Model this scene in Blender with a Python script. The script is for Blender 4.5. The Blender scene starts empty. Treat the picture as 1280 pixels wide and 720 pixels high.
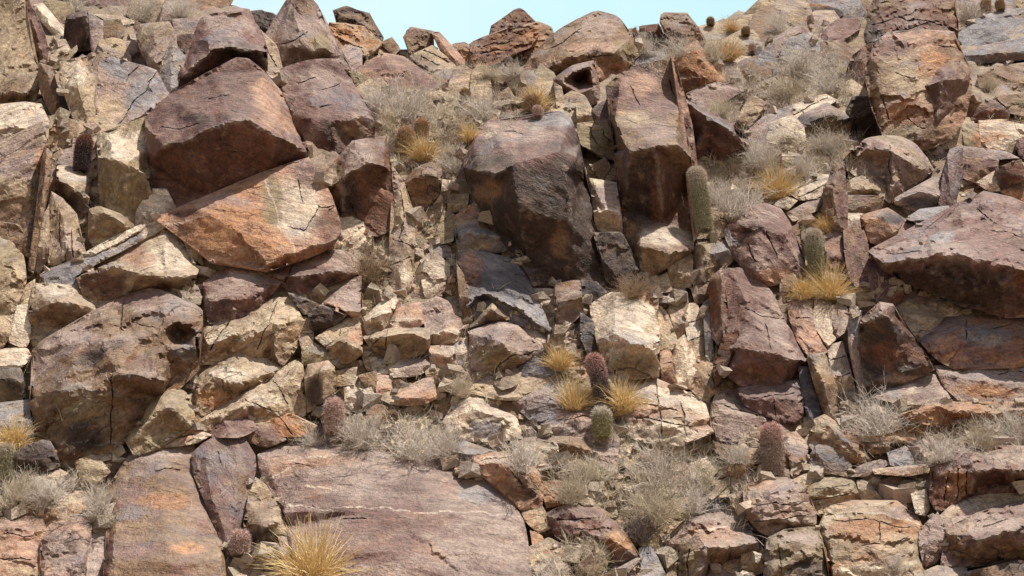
import bpy, bmesh, math, random
import numpy as np
from mathutils import Vector, Matrix
from mathutils.geometry import delaunay_2d_cdt
from mathutils.bvhtree import BVHTree

# ------------------------------------------------------------------ scene, camera
scene = bpy.context.scene
COL = scene.collection
world = bpy.data.worlds.new("World"); scene.world = world
world.use_nodes = True
scene.view_settings.view_transform = 'Standard'
scene.view_settings.look = 'None'
scene.view_settings.exposure = 0
scene.render.resolution_x, scene.render.resolution_y = 1024, 576

PITCH = math.radians(22.0)
FPX = 640 / math.tan(math.radians(25.0))
CAM = np.array([0.0, 0.0, 1.6])
FWD = np.array([0, math.cos(PITCH), math.sin(PITCH)])
UPV = np.array([0, -math.sin(PITCH), math.cos(PITCH)])
RGT = np.array([1.0, 0, 0])
cam_d = bpy.data.cameras.new("camera")
cam_d.lens = 18 / math.tan(math.radians(25.0)); cam_d.sensor_width = 36
cam_d.clip_end = 3000; cam_d.clip_start = 0.1
cam_o = bpy.data.objects.new("camera", cam_d); COL.objects.link(cam_o)
cam_o.location = CAM.tolist(); cam_o.rotation_euler = (math.pi/2 + PITCH, 0, 0)
scene.camera = cam_o

def unproject(px, py, D):
    px = np.asarray(px, float); py = np.asarray(py, float); D = np.asarray(D, float)
    d = FWD + ((px-640)/FPX)[..., None]*RGT + ((360-py)/FPX)[..., None]*UPV
    return CAM + D[..., None]*d

# depth of the hillside: a steep cliff whose upper part lies back
PY = np.array([-400, -200, -60, 0, 30, 60, 90, 120, 160, 200, 250, 300, 400, 500, 600, 760, 920])
PD = np.array([95, 62, 44, 35, 30.5, 26.8, 24, 21.8, 19.4, 17.9, 16.9, 16.1, 14.9, 13.9, 12.9, 11.3, 9.9])
def terr(px, py):
    px = np.asarray(px, float); py = np.asarray(py, float)
    D = np.interp(py, PY, PD)
    up = np.clip((450-py)/300, 0, 1)
    D = D + 0.5*np.exp(-((px-545)/70)**2)*up*np.clip((py-150)/120, 0, 1)     # gully
    D = D - 0.55*np.exp(-((px-300)/150)**2)*up
    D = D - 0.35*np.exp(-((px-1230)/130)**2)
    D = D + 0.35*np.exp(-((px-870)/60)**2)*np.clip((py-300)/100, 0, 1)
    return D

# ------------------------------------------------------------------ numpy noise
_r = np.random.RandomState(7)
_PERM = _r.permutation(4096).astype(np.int64)
def _hash(i, j, k, s=0):
    return _PERM[(_PERM[(_PERM[(i + s*37) & 4095] + j) & 4095] + k) & 4095]
_VAL = _r.rand(4096, 8)
def vnoise(p, s=0):
    f = np.floor(p).astype(np.int64); t = p - f; t = t*t*(3-2*t)
    out = 0
    for a in (0, 1):
        wa = t[:, 0] if a else 1-t[:, 0]
        for b in (0, 1):
            wb = t[:, 1] if b else 1-t[:, 1]
            for c in (0, 1):
                wc = t[:, 2] if c else 1-t[:, 2]
                out = out + wa*wb*wc*_VAL[_hash(f[:, 0]+a, f[:, 1]+b, f[:, 2]+c, s), 0]
    return out*2-1
def fbm(p, o=4, s=0):
    r = 0; a = 1; n = 0
    for i in range(o):
        r = r + a*vnoise(p*2**i + 17.3*i, s+i); n += a; a *= .52
    return r/n
def facets(p, s=0):
    """piecewise planar chips: nearest jittered cell, each with its own tilt and level"""
    f = np.floor(p).astype(np.int64)
    best = np.full(len(p), 9e9); val = np.zeros(len(p)); sec = np.full(len(p), 9e9)
    for a in (-1, 0, 1):
        for b in (-1, 0, 1):
            for c in (-1, 0, 1):
                q = f + np.array([a, b, c]); h = _hash(q[:, 0], q[:, 1], q[:, 2], s)
                v = _VAL[h]
                d = p - (q + v[:, :3])
                dd = (d*d).sum(1)
                m = dd < best
                sec = np.where(m, best, np.minimum(sec, dd))
                vv = (v[:, 3]-.5)*.7 + ((v[:, 4:7]-.5)*2*d).sum(1)*.9
                val = np.where(m, vv, val); best = np.where(m, dd, best)
    return val, np.sqrt(sec)-np.sqrt(best)

# ------------------------------------------------------------------ colours
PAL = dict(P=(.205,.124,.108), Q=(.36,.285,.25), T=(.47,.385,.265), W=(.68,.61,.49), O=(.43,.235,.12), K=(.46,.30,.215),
           R=(.170,.082,.050), D=(.066,.046,.036), B=(.245,.165,.10), V=(.29,.24,.145), G=(.27,.27,.29), S=(.09,.088,.10))

def nodes(mat):
    mat.use_nodes = True; nt = mat.node_tree; nt.nodes.clear(); return nt
class NT:
    def __init__(s, nt): s.nt = nt
    def n(s, t, **k):
        x = s.nt.nodes.new(t)
        for a, b in k.items(): setattr(x, a, b)
        return x
    def l(s, a, b): s.nt.links.new(a, b)
    def noise(s, vec, scale, detail=6, rough=.6, dist=0.0):
        x = s.n('ShaderNodeTexNoise'); x.inputs['Scale'].default_value = scale
        x.inputs['Detail'].default_value = detail; x.inputs['Roughness'].default_value = rough
        x.inputs['Distortion'].default_value = dist; s.l(vec, x.inputs['Vector']); return x.outputs['Fac']
    def ramp(s, f, a, b, lo=0., hi=1.):
        x = s.n('ShaderNodeMapRange'); x.inputs[1].default_value = a; x.inputs[2].default_value = b
        x.inputs[3].default_value = lo; x.inputs[4].default_value = hi; s.l(f, x.inputs[0]); return x.outputs[0]
    def mix(s, f, a, b, mode='MIX'):
        x = s.n('ShaderNodeMix', data_type='RGBA', blend_type=mode)
        if isinstance(f, (int, float)): x.inputs[0].default_value = f
        else: s.l(f, x.inputs[0])
        for i, v in ((6, a), (7, b)):
            if isinstance(v, tuple): x.inputs[i].default_value = (*v, 1)
            else: s.l(v, x.inputs[i])
        return x.outputs[2]
    def mul(s, a, b, op='MULTIPLY'):
        x = s.n('ShaderNodeMath', operation=op)
        for i, v in ((0, a), (1, b)):
            if isinstance(v, (int, float)): x.inputs[i].default_value = v
            else: s.l(v, x.inputs[i])
        return x.outputs[0]

def rock_material():
    m = bpy.data.materials.new("weathered_rock"); T = NT(nodes(m))
    tint = T.n('ShaderNodeAttribute', attribute_name='tint').outputs['Color']
    gr = T.n('ShaderNodeAttribute', attribute_name='grain').outputs['Vector']
    geo = T.n('ShaderNodeNewGeometry'); pos = geo.outputs['Position']
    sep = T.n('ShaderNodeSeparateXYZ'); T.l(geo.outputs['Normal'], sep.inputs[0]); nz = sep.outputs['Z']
    c = tint
    # broad varnish blotches, ochre staining, pale scuffs
    n1 = T.noise(gr, 1.6, 5, .62, .4)
    c = T.mix(T.ramp(n1, .50, .68, 0, .8), c, T.mix(1.0, c, (.46, .41, .41), 'MULTIPLY'))
    n2 = T.noise(pos, 2.3, 5, .65, .5)
    c = T.mix(T.ramp(n2, .54, .68, 0, .55), c, T.mix(1.0, c, (1.24, 1.0, .74), 'MULTIPLY'))
    n3 = T.noise(gr, 4.2, 5, .7, .3)
    c = T.mix(T.ramp(n3, .55, .72, 0, .65), c, T.mix(.55, c, (.60, .49, .37)))
    # foliation streaks
    mp = T.n('ShaderNodeMapping'); mp.inputs['Scale'].default_value = (.6, 2.3, 1.3); T.l(gr, mp.inputs['Vector'])
    n4 = T.noise(mp.outputs[0], 4.5, 5, .68, .6)
    c = T.mix(T.ramp(n4, .36, .62, .0, 1), T.mix(1.0, c, (.66, .58, .56), 'MULTIPLY'), T.mix(1.0, c, (1.17, 1.13, 1.08), 'MULTIPLY'))
    # grain
    n5 = T.noise(pos, 26, 3, .75)
    c = T.mix(T.ramp(n5, .30, .70), T.mix(1.0, c, (.64, .60, .58), 'MULTIPLY'), T.mix(1.0, c, (1.36, 1.34, 1.30), 'MULTIPLY'))
    n6 = T.noise(pos, 9, 3, .7, .5)
    c = T.mix(T.ramp(n6, .60, .70, 0, .55), c, T.mix(1.0, c, (.38, .33, .32), 'MULTIPLY'))
    # upward faces carry dust, undersides get shade painted in as darker, warmer colour
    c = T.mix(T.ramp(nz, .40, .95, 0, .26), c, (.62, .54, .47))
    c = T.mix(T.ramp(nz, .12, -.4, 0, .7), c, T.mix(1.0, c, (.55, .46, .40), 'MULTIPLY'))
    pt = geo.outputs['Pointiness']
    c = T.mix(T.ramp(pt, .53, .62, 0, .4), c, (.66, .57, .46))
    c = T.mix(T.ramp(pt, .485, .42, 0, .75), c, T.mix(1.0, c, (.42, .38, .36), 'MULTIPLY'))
    # bluish grey patches paint the varnish's sky sheen into upward faces
    n7 = T.noise(pos, 1.15, 4, .6, .3)
    c = T.mix(T.mul(T.ramp(n7, .56, .70, 0, .55), T.ramp(nz, .1, .5)), c, (.235, .235, .265))
    hs = T.n('ShaderNodeHueSaturation'); hs.inputs['Saturation'].default_value = 1.02; T.l(c, hs.inputs['Color']); c = hs.outputs[0]
    # hairline joints
    mp2 = T.n('ShaderNodeMapping'); mp2.inputs['Scale'].default_value = (.5, 1.1, .8); T.l(gr, mp2.inputs['Vector'])
    nw = T.n('ShaderNodeTexNoise'); nw.inputs['Scale'].default_value = 3; nw.inputs['Detail'].default_value = 5; T.l(mp2.outputs[0], nw.inputs['Vector'])
    va = T.n('ShaderNodeVectorMath', operation='SCALE'); va.inputs['Scale'].default_value = .38; T.l(nw.outputs['Color'], va.inputs[0])
    vb = T.n('ShaderNodeVectorMath', operation='ADD'); T.l(mp2.outputs[0], vb.inputs[0]); T.l(va.outputs[0], vb.inputs[1])
    vo = T.n('ShaderNodeTexVoronoi', feature='DISTANCE_TO_EDGE'); vo.inputs['Scale'].default_value = 2.1; T.l(vb.outputs[0], vo.inputs['Vector'])
    gate = T.ramp(T.noise(pos, 1.3, 3), .54, .66)
    crack = T.mul(T.ramp(vo.outputs['Distance'], .022, .004), gate)
    c = T.mix(T.mul(crack, .6), c, (.05, .035, .03))
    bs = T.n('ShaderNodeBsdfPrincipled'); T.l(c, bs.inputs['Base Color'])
    T.l(T.ramp(n7, .40, .66, .84, .46), bs.inputs['Roughness']); bs.inputs['Specular IOR Level'].default_value = .42
    h = T.mul(T.mul(n4, .55), T.mul(n5, .32), 'ADD')
    h = T.mul(h, T.mul(T.noise(pos, 7, 4, .7), .8), 'ADD')
    h = T.mul(h, T.mul(crack, .5), 'SUBTRACT')
    bp = T.n('ShaderNodeBump'); bp.inputs['Strength'].default_value = .9; bp.inputs['Distance'].default_value = .075
    T.l(h, bp.inputs['Height']); T.l(bp.outputs[0], bs.inputs['Normal'])
    o = T.n('ShaderNodeOutputMaterial'); T.l(bs.outputs[0], o.inputs[0])
    return m
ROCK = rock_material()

def simple_mat(name, base, var, scale=8, rough=.85, attr=None):
    m = bpy.data.materials.new(name); T = NT(nodes(m))
    pos = T.n('ShaderNodeNewGeometry').outputs['Position']
    f = T.noise(pos, scale, 6, .65)
    c = T.mix(T.ramp(f, .35, .65), base, var)
    oi = T.n('ShaderNodeObjectInfo').outputs['Random']
    c = T.mix(T.ramp(oi, 0, 1, 0, .5), c, T.mix(1., c, (.72, .66, .62), 'MULTIPLY'))
    bs = T.n('ShaderNodeBsdfPrincipled'); T.l(c, bs.inputs['Base Color']); bs.inputs['Roughness'].default_value = rough
    bs.inputs['Specular IOR Level'].default_value = .2
    o = T.n('ShaderNodeOutputMaterial'); T.l(bs.outputs[0], o.inputs[0])
    return m

def set_attrs(me, tint, grain):
    a = me.color_attributes.new('tint', 'FLOAT_COLOR', 'POINT')
    a.data.foreach_set('color', np.concatenate([tint, np.ones((len(tint), 1))], 1).astype(np.float32).ravel())
    b = me.attributes.new('grain', 'FLOAT_VECTOR', 'POINT')
    b.data.foreach_set('vector', grain.astype(np.float32).ravel())

def make_mesh(name, V, F, mat, smooth=True, sharp=None):
    me = bpy.data.meshes.new(name); me.from_pydata(V.tolist(), [], F); me.update()
    if smooth: me.polygons.foreach_set('use_smooth', [True]*len(me.polygons))
    if sharp: me.set_sharp_from_angle(angle=math.radians(sharp))
    me.materials.append(mat); return me

def parse(s):
    return [[float(v) for v in p.split(',')] for p in s.split()]
def dens(P, step):
    out = []
    for a, b in zip(P[:-1], P[1:]):
        n = max(1, int(math.hypot(b[0]-a[0], b[1]-a[1])/step))
        for i in range(n): out.append([a[j]+(b[j]-a[j])*i/n for j in range(len(a))])
    out.append(list(P[-1])); return out
def inside(px, py, poly):
    r = np.zeros(px.shape, bool); n = len(poly); j = n-1
    for i in range(n):
        xi, yi = poly[i][:2]; xj, yj = poly[j][:2]
        c = ((yi > py) != (yj > py)) & (px < (xj-xi)*(py-yi)/((yj-yi) if yj != yi else 1e-9)+xi)
        r ^= c; j = i
    return r
def cdt(P, edges, faces):
    v, e, f, ov, oe, of = delaunay_2d_cdt([Vector((p[0], p[1])) for p in P], edges, faces, 1, 1e-4, True)
    return np.array([[q.x, q.y] for q in v]), f, ov

ALL_V, ALL_F = [], []     # everything solid, for finding what a plant stands on
COVER = np.zeros((760, 1480), np.uint8)   # picture-plane map of what named rocks already fill (x-100, y-20)
LAND = []
USED = {}

def rock(label, col, outline, ridges='', k=.9, b=0., cr='', vn='', sp='', g=None, step=3.2, rough=1.0, flat=False, auto=False, name=None, part=None):
    rnd = random.Random(label)
    O = parse(outline); O = [p+[0.] if len(p) == 2 else p for p in O]
    if sum(O[i-1][0]*O[i][1]-O[i][0]*O[i-1][1] for i in range(len(O))) < 0: O.reverse()
    mx_, my_ = sum(p[0] for p in O)/len(O), sum(p[1] for p in O)/len(O)
    ext = math.sqrt((max(p[0] for p in O)-min(p[0] for p in O))*(max(p[1] for p in O)-min(p[1] for p in O)))
    if ext < 110: O = [[mx_+(p[0]-mx_)*(1+2.2/ext), my_+(p[1]-my_)*(1+2.2/ext), p[2]] for p in O]
    xs = [p[0] for p in O]; ys = [p[1] for p in O]
    cx, cy = sum(xs)/len(xs), sum(ys)/len(ys)
    W, H = max(xs)-min(xs), max(ys)-min(ys); size = math.sqrt(W*H)
    if g is None: g = rnd.uniform(-40, 40)
    R = [[[p[0], p[1], p[2]*(1.32 if size > 34 else 1.15)] for p in parse(x)] for x in ridges.split(';') if x.strip()]
    planes = None
    if not R:
        yl = min(ys)+H*rnd.uniform(.42, .6); t = rnd.uniform(-.2, .2)
        if flat:
            hh = size*.05
            R = [[[cx+(p[0]-cx)*.72, cy+(p[1]-cy)*.72, hh+size*rnd.uniform(-.02, .04)] for p in O]]
            R[0].append(R[0][0])
        else:
            hh = size*(rnd.uniform(.07, .20) if auto else rnd.uniform(.16, .30))
            pts = []
            for i, fx in enumerate((.22, .5, .78)):
                pts.append([min(xs)+W*fx+rnd.uniform(-.06, .06)*W, yl+t*W*(fx-.5)+rnd.uniform(-.06, .06)*H, hh*rnd.uniform(.75, 1.1)])
            pp = [[p for p in pts if inside(np.array([p[0]]), np.array([p[1]]), O)[0]]]
            R = [q for q in pp if q]
            # cut by a few planes: a top, a front and a side, meeting in crisp arrises
            sx_ = rnd.choice((-1, 1)); t1 = rnd.uniform(-.25, .25)
            planes = [(.10+rnd.uniform(-.02, .05), t1, rnd.uniform(.25, .6)), (.10+rnd.uniform(-.04, .06), rnd.uniform(-.25, .25), -rnd.uniform(.25, .75)),
                      (.16+rnd.uniform(0, .12), sx_*rnd.uniform(.4, .8), rnd.uniform(-.2, .2))]
            if rnd.random() < .35: planes.pop(1)
    # coarse facets
    P = [p[:] for p in O]; E = []
    for r in R:
        s0 = len(P)
        P += [p[:3] for p in r]; E += [(s0+i, s0+i+1) for i in range(len(r)-1)]
    v2, f, ov = cdt(P, E, [list(range(len(O)))])
    Parr = np.array([p[:3] for p in P])
    hz = np.zeros(len(v2))
    for i, o in enumerate(ov):
        if o: hz[i] = Parr[o[0], 2]
        else:
            d = np.hypot(*(Parr[:, :2]-v2[i]).T)+1e-3; w = 1/d**3; hz[i] = (w*Parr[:, 2]).sum()/w.sum()
    tris = [t for t in f if len(t) == 3]
    def hfun(x, y):
        out = np.zeros(len(x)); best = np.full(len(x), -9e9)
        for t in tris:
            a, b_, c_ = v2[t[0]], v2[t[1]], v2[t[2]]
            den = (b_[1]-c_[1])*(a[0]-c_[0])+(c_[0]-b_[0])*(a[1]-c_[1])
            if abs(den) < 1e-6: continue
            l1 = ((b_[1]-c_[1])*(x-c_[0])+(c_[0]-b_[0])*(y-c_[1]))/den
            l2 = ((c_[1]-a[1])*(x-c_[0])+(a[0]-c_[0])*(y-c_[1]))/den
            l3 = 1-l1-l2; m = np.minimum(np.minimum(l1, l2), l3)
            u = m > best
            l1c, l2c, l3c = np.clip(l1, 0, 1), np.clip(l2, 0, 1), np.clip(l3, 0, 1); sm = l1c+l2c+l3c
            val = (l1c*hz[t[0]]+l2c*hz[t[1]]+l3c*hz[t[2]])/sm
            out = np.where(u, val, out); best = np.where(u, m, best)
        return out
    # fine points: jagged outline, ridges, cracks, veins, grid
    seed = rnd.randint(0, 999)
    OD = dens(O+[O[0]], step)[:-1]
    oa = np.array(OD); jit = min(1.7, size*.03)*rough
    q = np.stack([oa[:, 0]/11, oa[:, 1]/11, np.full(len(oa), seed*.37)], 1)
    q2 = q*np.array([2.6, 2.6, 1])
    oa[:, 0] += jit*(1.3*vnoise(q, 1)+.8*vnoise(q2, 3)); oa[:, 1] += jit*(1.3*vnoise(q, 2)+.8*vnoise(q2, 4))
    P = oa[:, :2].tolist(); E = []; nO = len(P)
    tag = [0]*nO
    for r in R:
        rr = dens(r, step); s0 = len(P)
        P += [[p[0]+rnd.uniform(-.8, .8), p[1]+rnd.uniform(-.8, .8)] for p in rr]; tag += [1]*len(rr)
        E += [(s0+i, s0+i+1) for i in range(len(rr)-1)]
    def band(s, w, tg):
        nonlocal P, tag, E
        for ln in s.split(';'):
            L = parse(ln)
            if len(L) < 2: continue
            L = np.array(dens([p[:2] for p in L], 3.5)); q_ = np.stack([L[:, 0]/14, L[:, 1]/14, np.full(len(L), seed*.7)], 1)
            L += 3.0*np.stack([vnoise(q_, 31), vnoise(q_, 32)], 1)+.7*np.stack([vnoise(q_*3.3, 33), vnoise(q_*3.3, 34)], 1)
            if tg == 2 and len(L) > 8: L = L[rnd.randint(0, 2):len(L)-rnd.randint(0, 2)]
            d = np.gradient(L, axis=0); d /= (np.hypot(d[:, 0], d[:, 1])[:, None]+1e-9); nn = np.stack([-d[:, 1], d[:, 0]], 1)
            ww = w*(.35+.9*np.array([rnd.random() for _ in L]))[:, None]
            for off, t_ in ((-1, 5), (0, tg), (1, 5)):
                M = L+nn*off*ww; M = M[inside(M[:, 0], M[:, 1], P[:nO])]
                s0 = len(P); P += M.tolist(); tag += [t_]*len(M)
                if off == 0: E += [(s0+i, s0+i+1) for i in range(len(M)-1)]
    if cr: band(cr, 1.15, 2)
    if vn: band(vn, 1.9, 3)
    gx, gy = np.meshgrid(np.arange(min(xs)-2, max(xs)+2, step), np.arange(min(ys)-2, max(ys)+2, step))
    gx = gx.ravel()+np.array([rnd.uniform(-.38, .38) for _ in range(gx.size)])*step
    gy = gy.ravel()+np.array([rnd.uniform(-.38, .38) for _ in range(gy.size)])*step
    if len(gx):
        m = inside(gx, gy, P[:nO]); gx, gy = gx[m], gy[m]
        ref = np.array(P)
        if len(gx):
            dmin = np.min((gx[:, None]-ref[None, :, 0])**2+(gy[:, None]-ref[None, :, 1])**2, axis=1)
            m = dmin > (step*.5)**2
            P += np.stack([gx[m], gy[m]], 1).tolist(); tag += [4]*int(m.sum())
    fv, ff, fo = cdt(P, E, [list(range(nO))])
    ff = [t for t in ff if len(t) == 3]
    if not ff: return None
    tg = np.array([tag[o[0]] if o else 4 for o in fo])
    x, y = fv[:, 0], fv[:, 1]
    wq = np.stack([x/17., y/17., np.full(len(x), seed*.61)], 1); wa_ = min(3.6, size*.035)
    wx = wa_*(vnoise(wq, 41)+.6*vnoise(wq*2.7, 42)+.15*vnoise(wq*6.1, 45)); wy = wa_*(vnoise(wq, 43)+.6*vnoise(wq*2.7, 44)+.15*vnoise(wq*6.1, 46))
    wx = wx*min(1., rough); wy = wy*min(1., rough)
    if planes is None: h = hfun(x+wx, y+wy)
    else:
        qx, qy = (x+wx-cx)/size, (y+wy-cy)/size
        h = size*np.minimum.reduce([p0+px_*qx+py_*qy for p0, px_, py_ in planes])*(.8 if auto else 1.)
    # boundary
    from collections import Counter
    ec = {}
    for t in ff:
        for i in range(3):
            e = (t[i], t[(i+1) % 3]); ec[e] = ec.get(e, 0)+1
    bnd = [e for e in ec if (e[1], e[0]) not in ec]
    bv = sorted({v for e in bnd for v in e}); bi = {v: i for i, v in enumerate(bv)}
    isb = np.zeros(len(fv), bool); isb[bv] = True
    h = h - np.where(isb, min(2.4, size*.04), 0)
    # keep the edge zone slightly rounded
    ob = fv[bv]; dm = np.sqrt(np.min((x[:, None]-ob[None, :, 0])**2+(y[:, None]-ob[None, :, 1])**2, axis=1))
    rad = min(6., size*.09)
    h = h - np.clip(1-dm/rad, 0, 1)**2*min(1.6, size*.025)
    h = np.where(tg == 2, h-4.5, h)
    # base plane
    yb = max(ys)
    D0 = float(terr(cx, yb))
    def plane(xx, yy, ref): return ref*(1+k*(yb-yy)/FPX)
    # slope depth in px units relative to the terrain; slide the rock so that it never sinks
    px_m = D0/FPX
    prot = terr(x, y)-(plane(x, y, D0)-h*px_m)
    if k > .9: D0 += float(np.percentile(prot, 12))
    else: D0 += min(0., float(np.percentile(prot, 12)))
    D0 -= b*px_m
    if auto: D0 += 0.02
    px_m = D0/FPX
    depth = plane(x, y, D0)-h*px_m
    # roughness
    ga = math.radians(g); ca, sa = math.cos(ga), math.sin(ga)
    Wd = unproject(x, y, depth)
    def grainc(Wp):
        u = Wp[:, 0]*ca + Wp[:, 2]*sa; v_ = -Wp[:, 0]*sa + Wp[:, 2]*ca
        return np.stack([u, v_, Wp[:, 1]], 1) + seed*.731
    G = grainc(Wd)
    cs = max(.16, min(.55, size*px_m*.33))
    fc, fe = facets(G*np.array([.55, 1.25, .5])/cs, seed)
    fc2, fe2 = facets(G*np.array([.6, 1.3, .6])/(cs*.34), seed+5)
    A = min(size*.035, 3.4)*rough
    d = A*(1.45*fc + .65*fc2*1.0 + .8*fbm(G/.5, 3, seed)) + .55*rough*fbm(G*np.array([5, 11, 7]), 3, seed+3)
    # foliation ledges
    s_ = G[:, 1]*6.5 + 1.1*vnoise(G*np.array([1.2, 1.2, 1.2]), seed+9)
    led = (s_-np.floor(s_)); led = np.where(led < .85, led/.85, (1-led)/.15)
    d = d + rough*min(1.5, size*.02)*led*np.clip(vnoise(G*1.4, seed+11)+.35, 0, 1)
    depth = depth - d*px_m
    lat = .35*A*px_m
    Wd = unproject(x, y, depth)
    Wd = Wd + RGT*(lat*vnoise(G*4, seed+13))[:, None]*(~isb)[:, None]
    # walls going back into the hill
    T = float(np.max(terr(x, y)-depth)/px_m)+min(60., size*.35)+8
    T = min(T, size*1.6+30)
    nr = 3; rings = []
    V = [Wd]; base = len(fv)
    bx_, by_, bd_ = x[bv], y[bv], depth[bv]
    for r_ in range(1, nr+1):
        t = r_/nr; sh = .02+.10*t**1.5
        X = bx_+(cx-bx_)*sh; Y = by_+(cy-by_)*sh
        back = (t**1.3)*T
        Dn = bd_+back*px_m
        Wn = unproject(X, Y, Dn); Gn = grainc(Wn)
        fcn, _ = facets(Gn/cs, seed+2)
        wob = A*1.2*px_m
        Wn = Wn+RGT*(wob*fcn)[:, None]+UPV*(wob*vnoise(Gn*3, seed+4))[:, None]
        V.append(Wn)
    Vn = np.concatenate(V)
    F = [list(t) for t in ff]; nb = len(bv)
    def ring(r_, v): return v if r_ == 0 else base+(r_-1)*nb+bi[v]
    for (a, c_) in bnd:
        for r_ in range(nr):
            F.append([ring(r_, c_), ring(r_, a), ring(r_+1, a), ring(r_+1, c_)])
    # back cap as a fan
    cc = np.mean(V[-1], 0)[None]; Vn = np.concatenate([Vn, cc]); ci = len(Vn)-1
    for (a, c_) in bnd: F.append([ring(nr, c_), ring(nr, a), ci])
    # winding: front must face the camera
    t = ff[0]; nrm = np.cross(Vn[t[1]]-Vn[t[0]], Vn[t[2]]-Vn[t[0]])
    if np.dot(nrm, Vn[t[0]]-CAM) > 0: F = [q_[::-1] for q_ in F]
    # colour
    Gall = grainc(Vn); tint = np.tile(np.array(PAL[col[0]]), (len(Vn), 1))
    xa = np.concatenate([x]+[bx_]*nr+[[cx]]); ya = np.concatenate([y]+[by_]*nr+[[cy]])
    n_ = fbm(Gall*np.array([.9, 1.8, 1.2])*2.2, 4, seed+21)
    if len(col) > 1:
        w = np.clip(n_*2.6+.25, 0, 1)[:, None]*.85; tint = tint*(1-w)+np.array(PAL[col[1]])*w
    for s in sp.split(';'):  # dark spots also put shade into the fronts and undersides of some rocks
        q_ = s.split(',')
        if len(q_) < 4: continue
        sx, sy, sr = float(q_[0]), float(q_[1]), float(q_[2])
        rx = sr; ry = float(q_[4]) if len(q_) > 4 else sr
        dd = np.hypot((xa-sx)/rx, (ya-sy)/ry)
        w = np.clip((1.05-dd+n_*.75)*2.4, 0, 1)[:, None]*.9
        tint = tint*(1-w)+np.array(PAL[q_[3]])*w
    tint *= rnd.uniform(1.0, 1.2)
    nf = len(fv)
    tint[:nf][tg == 3] = np.array((.78, .70, .60))*(.75+.25*np.array([rnd.random() for _ in range(int((tg == 3).sum()))])[:, None])
    tint[:nf][tg == 2] *= .5
    lo = label.lower()
    nm = name or ('boulder' if 'boulder' in lo else 'rock_slab' if 'slab' in lo else 'rock_block' if 'block' in lo else
                  'rock_column' if 'column' in lo else 'stone' if 'stone' in lo else 'rock')
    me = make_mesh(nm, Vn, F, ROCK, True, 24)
    set_attrs(me, tint, Gall)
    o = bpy.data.objects.new(nm, me); COL.objects.link(o)
    # origin at the foot of the rock
    org = Vn.mean(0); org[2] = Vn[:, 2].min()
    me.transform(Matrix.Translation(Vector((-org).tolist()))); o.location = org.tolist()
    o['label'] = label; o['category'] = 'stone' if nm == 'stone' else 'boulder' if nm == 'boulder' else 'rock'
    o['group'] = 'rocks along the skyline' if min(ys) < 60 else 'rocks of the cliff face' if cy < 540 else 'rocks at the foot of the cliff'
    o['kind'] = 'thing'
    assert label not in USED, label
    USED[label] = 1
    off = sum(len(v) for v in ALL_V)
    ALL_V.append(Vn); ALL_F.extend([[i+off for i in f_] for f_ in F])
    if not auto:
        gx, gy = np.meshgrid(np.arange(max(-100, int(min(xs))), min(1380, int(max(xs))+1)), np.arange(max(-20, int(min(ys))), min(740, int(max(ys))+1)))
        if gx.size:
            m = inside(gx.astype(float), gy.astype(float), O); COVER[gy[m]+20, gx[m]+100] = 1
        if size > 38: LAND.append((cx, cy, W, H, label))
    return o
# ------------------------------------------------------------------ the rocks, outlines and ridges as (x, y, relief)
# upper left
rock("tall tan boulder on the left edge with darker underside", 'TV', "-60,-40 30,-10 31,22 27,38 40,65 49,85 49,108 47,127 5,131 -60,131", "-60,118,16 -10,121,18 30,118,18 49,108,10;31,22,8 27,38,10", k=.7, g=70, sp="10,60,40,T;20,125,30,B")
rock("dark slab leaning against the tall tan boulder", 'P', "31,-8 45,20 60,58 58,78 50,82 38,60 28,38 32,20", "40,25,6 52,62,8", k=.3, b=4, g=65)
rock("pale elongated stone lying in the dark upper left gully", 'W', "41,7 54,5 68,22 80,40 79,51 65,43 50,25", "50,12,6 70,38,7", k=1.1, b=6, g=-40)
rock("dark upright block beside the pale elongated stone", 'DP', "84,20 110,15 118,40 115,62 100,63 79,66 80,45", "85,24,10 108,19,16 112,40,12", k=.5, g=80, rough=.7)
rock("grey side slab right of the dark upright block", 'QG', "110,16 128,27 130,60 124,73 115,62", k=.9, flat=True)
rock("thin curved stone sliver under the dark upright block", 'VT', "60,83 72,78 95,57 96,63 83,78 70,87", k=1., b=6, rough=.5)
rock("brown rock wedged left of the thin curved sliver", 'B', "50,80 66,86 78,140 68,150 55,125 50,110", "60,95,6 66,125,6", k=.5, g=80)
rock("cracked tan block above the dark tall cactus", 'TQ', "75,79 122,70 120,100 117,160 105,172 92,155 85,120 75,100", "98,110,14 96,76,2;98,110,14 110,158,6", k=.9, g=80, sp="90,92,18,W;105,135,14,V")
rock("grey purple slab split by a diagonal crack", 'QG', "125,78 140,72 172,82 195,88 210,118 181,148 150,164 122,166 116,120 118,100", "122,155,12 150,158,16 180,143,12", k=1.2, cr="195,90 175,120 160,142 150,156;160,95 172,84", g=-38, sp="135,140,26,T;180,110,30,G;150,85,25,G", rough=.7)
rock("grey striped rock above the diagonally cracked slab", 'QV', "172,32 212,28 220,45 215,62 200,90 185,82 172,50", "192,40,10 196,78,12", k=.9, g=70)
rock("narrow tan rock right of the striped grey rock", 'TG', "215,50 232,72 222,92 221,112 211,118 200,92", "214,75,9 213,108,5", k=.9, g=70)
rock("big purple boulder with overhanging lip above the red boulder", 'P', "252,22 300,9 311,12 330,50 333,88 295,72 262,90 222,113 222,92 235,72 244,40", "222,104,8 238,84,34 262,62,44 288,58,46 330,64,30;255,28,6 262,62,44", k=.9, g=-25, sp="280,30,35,Q;300,80,30,D")
rock("small flat grey slab left of the overhanging purple boulder", 'QG', "216,25 252,22 244,42 220,43", k=1.1, b=4, flat=True)
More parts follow.
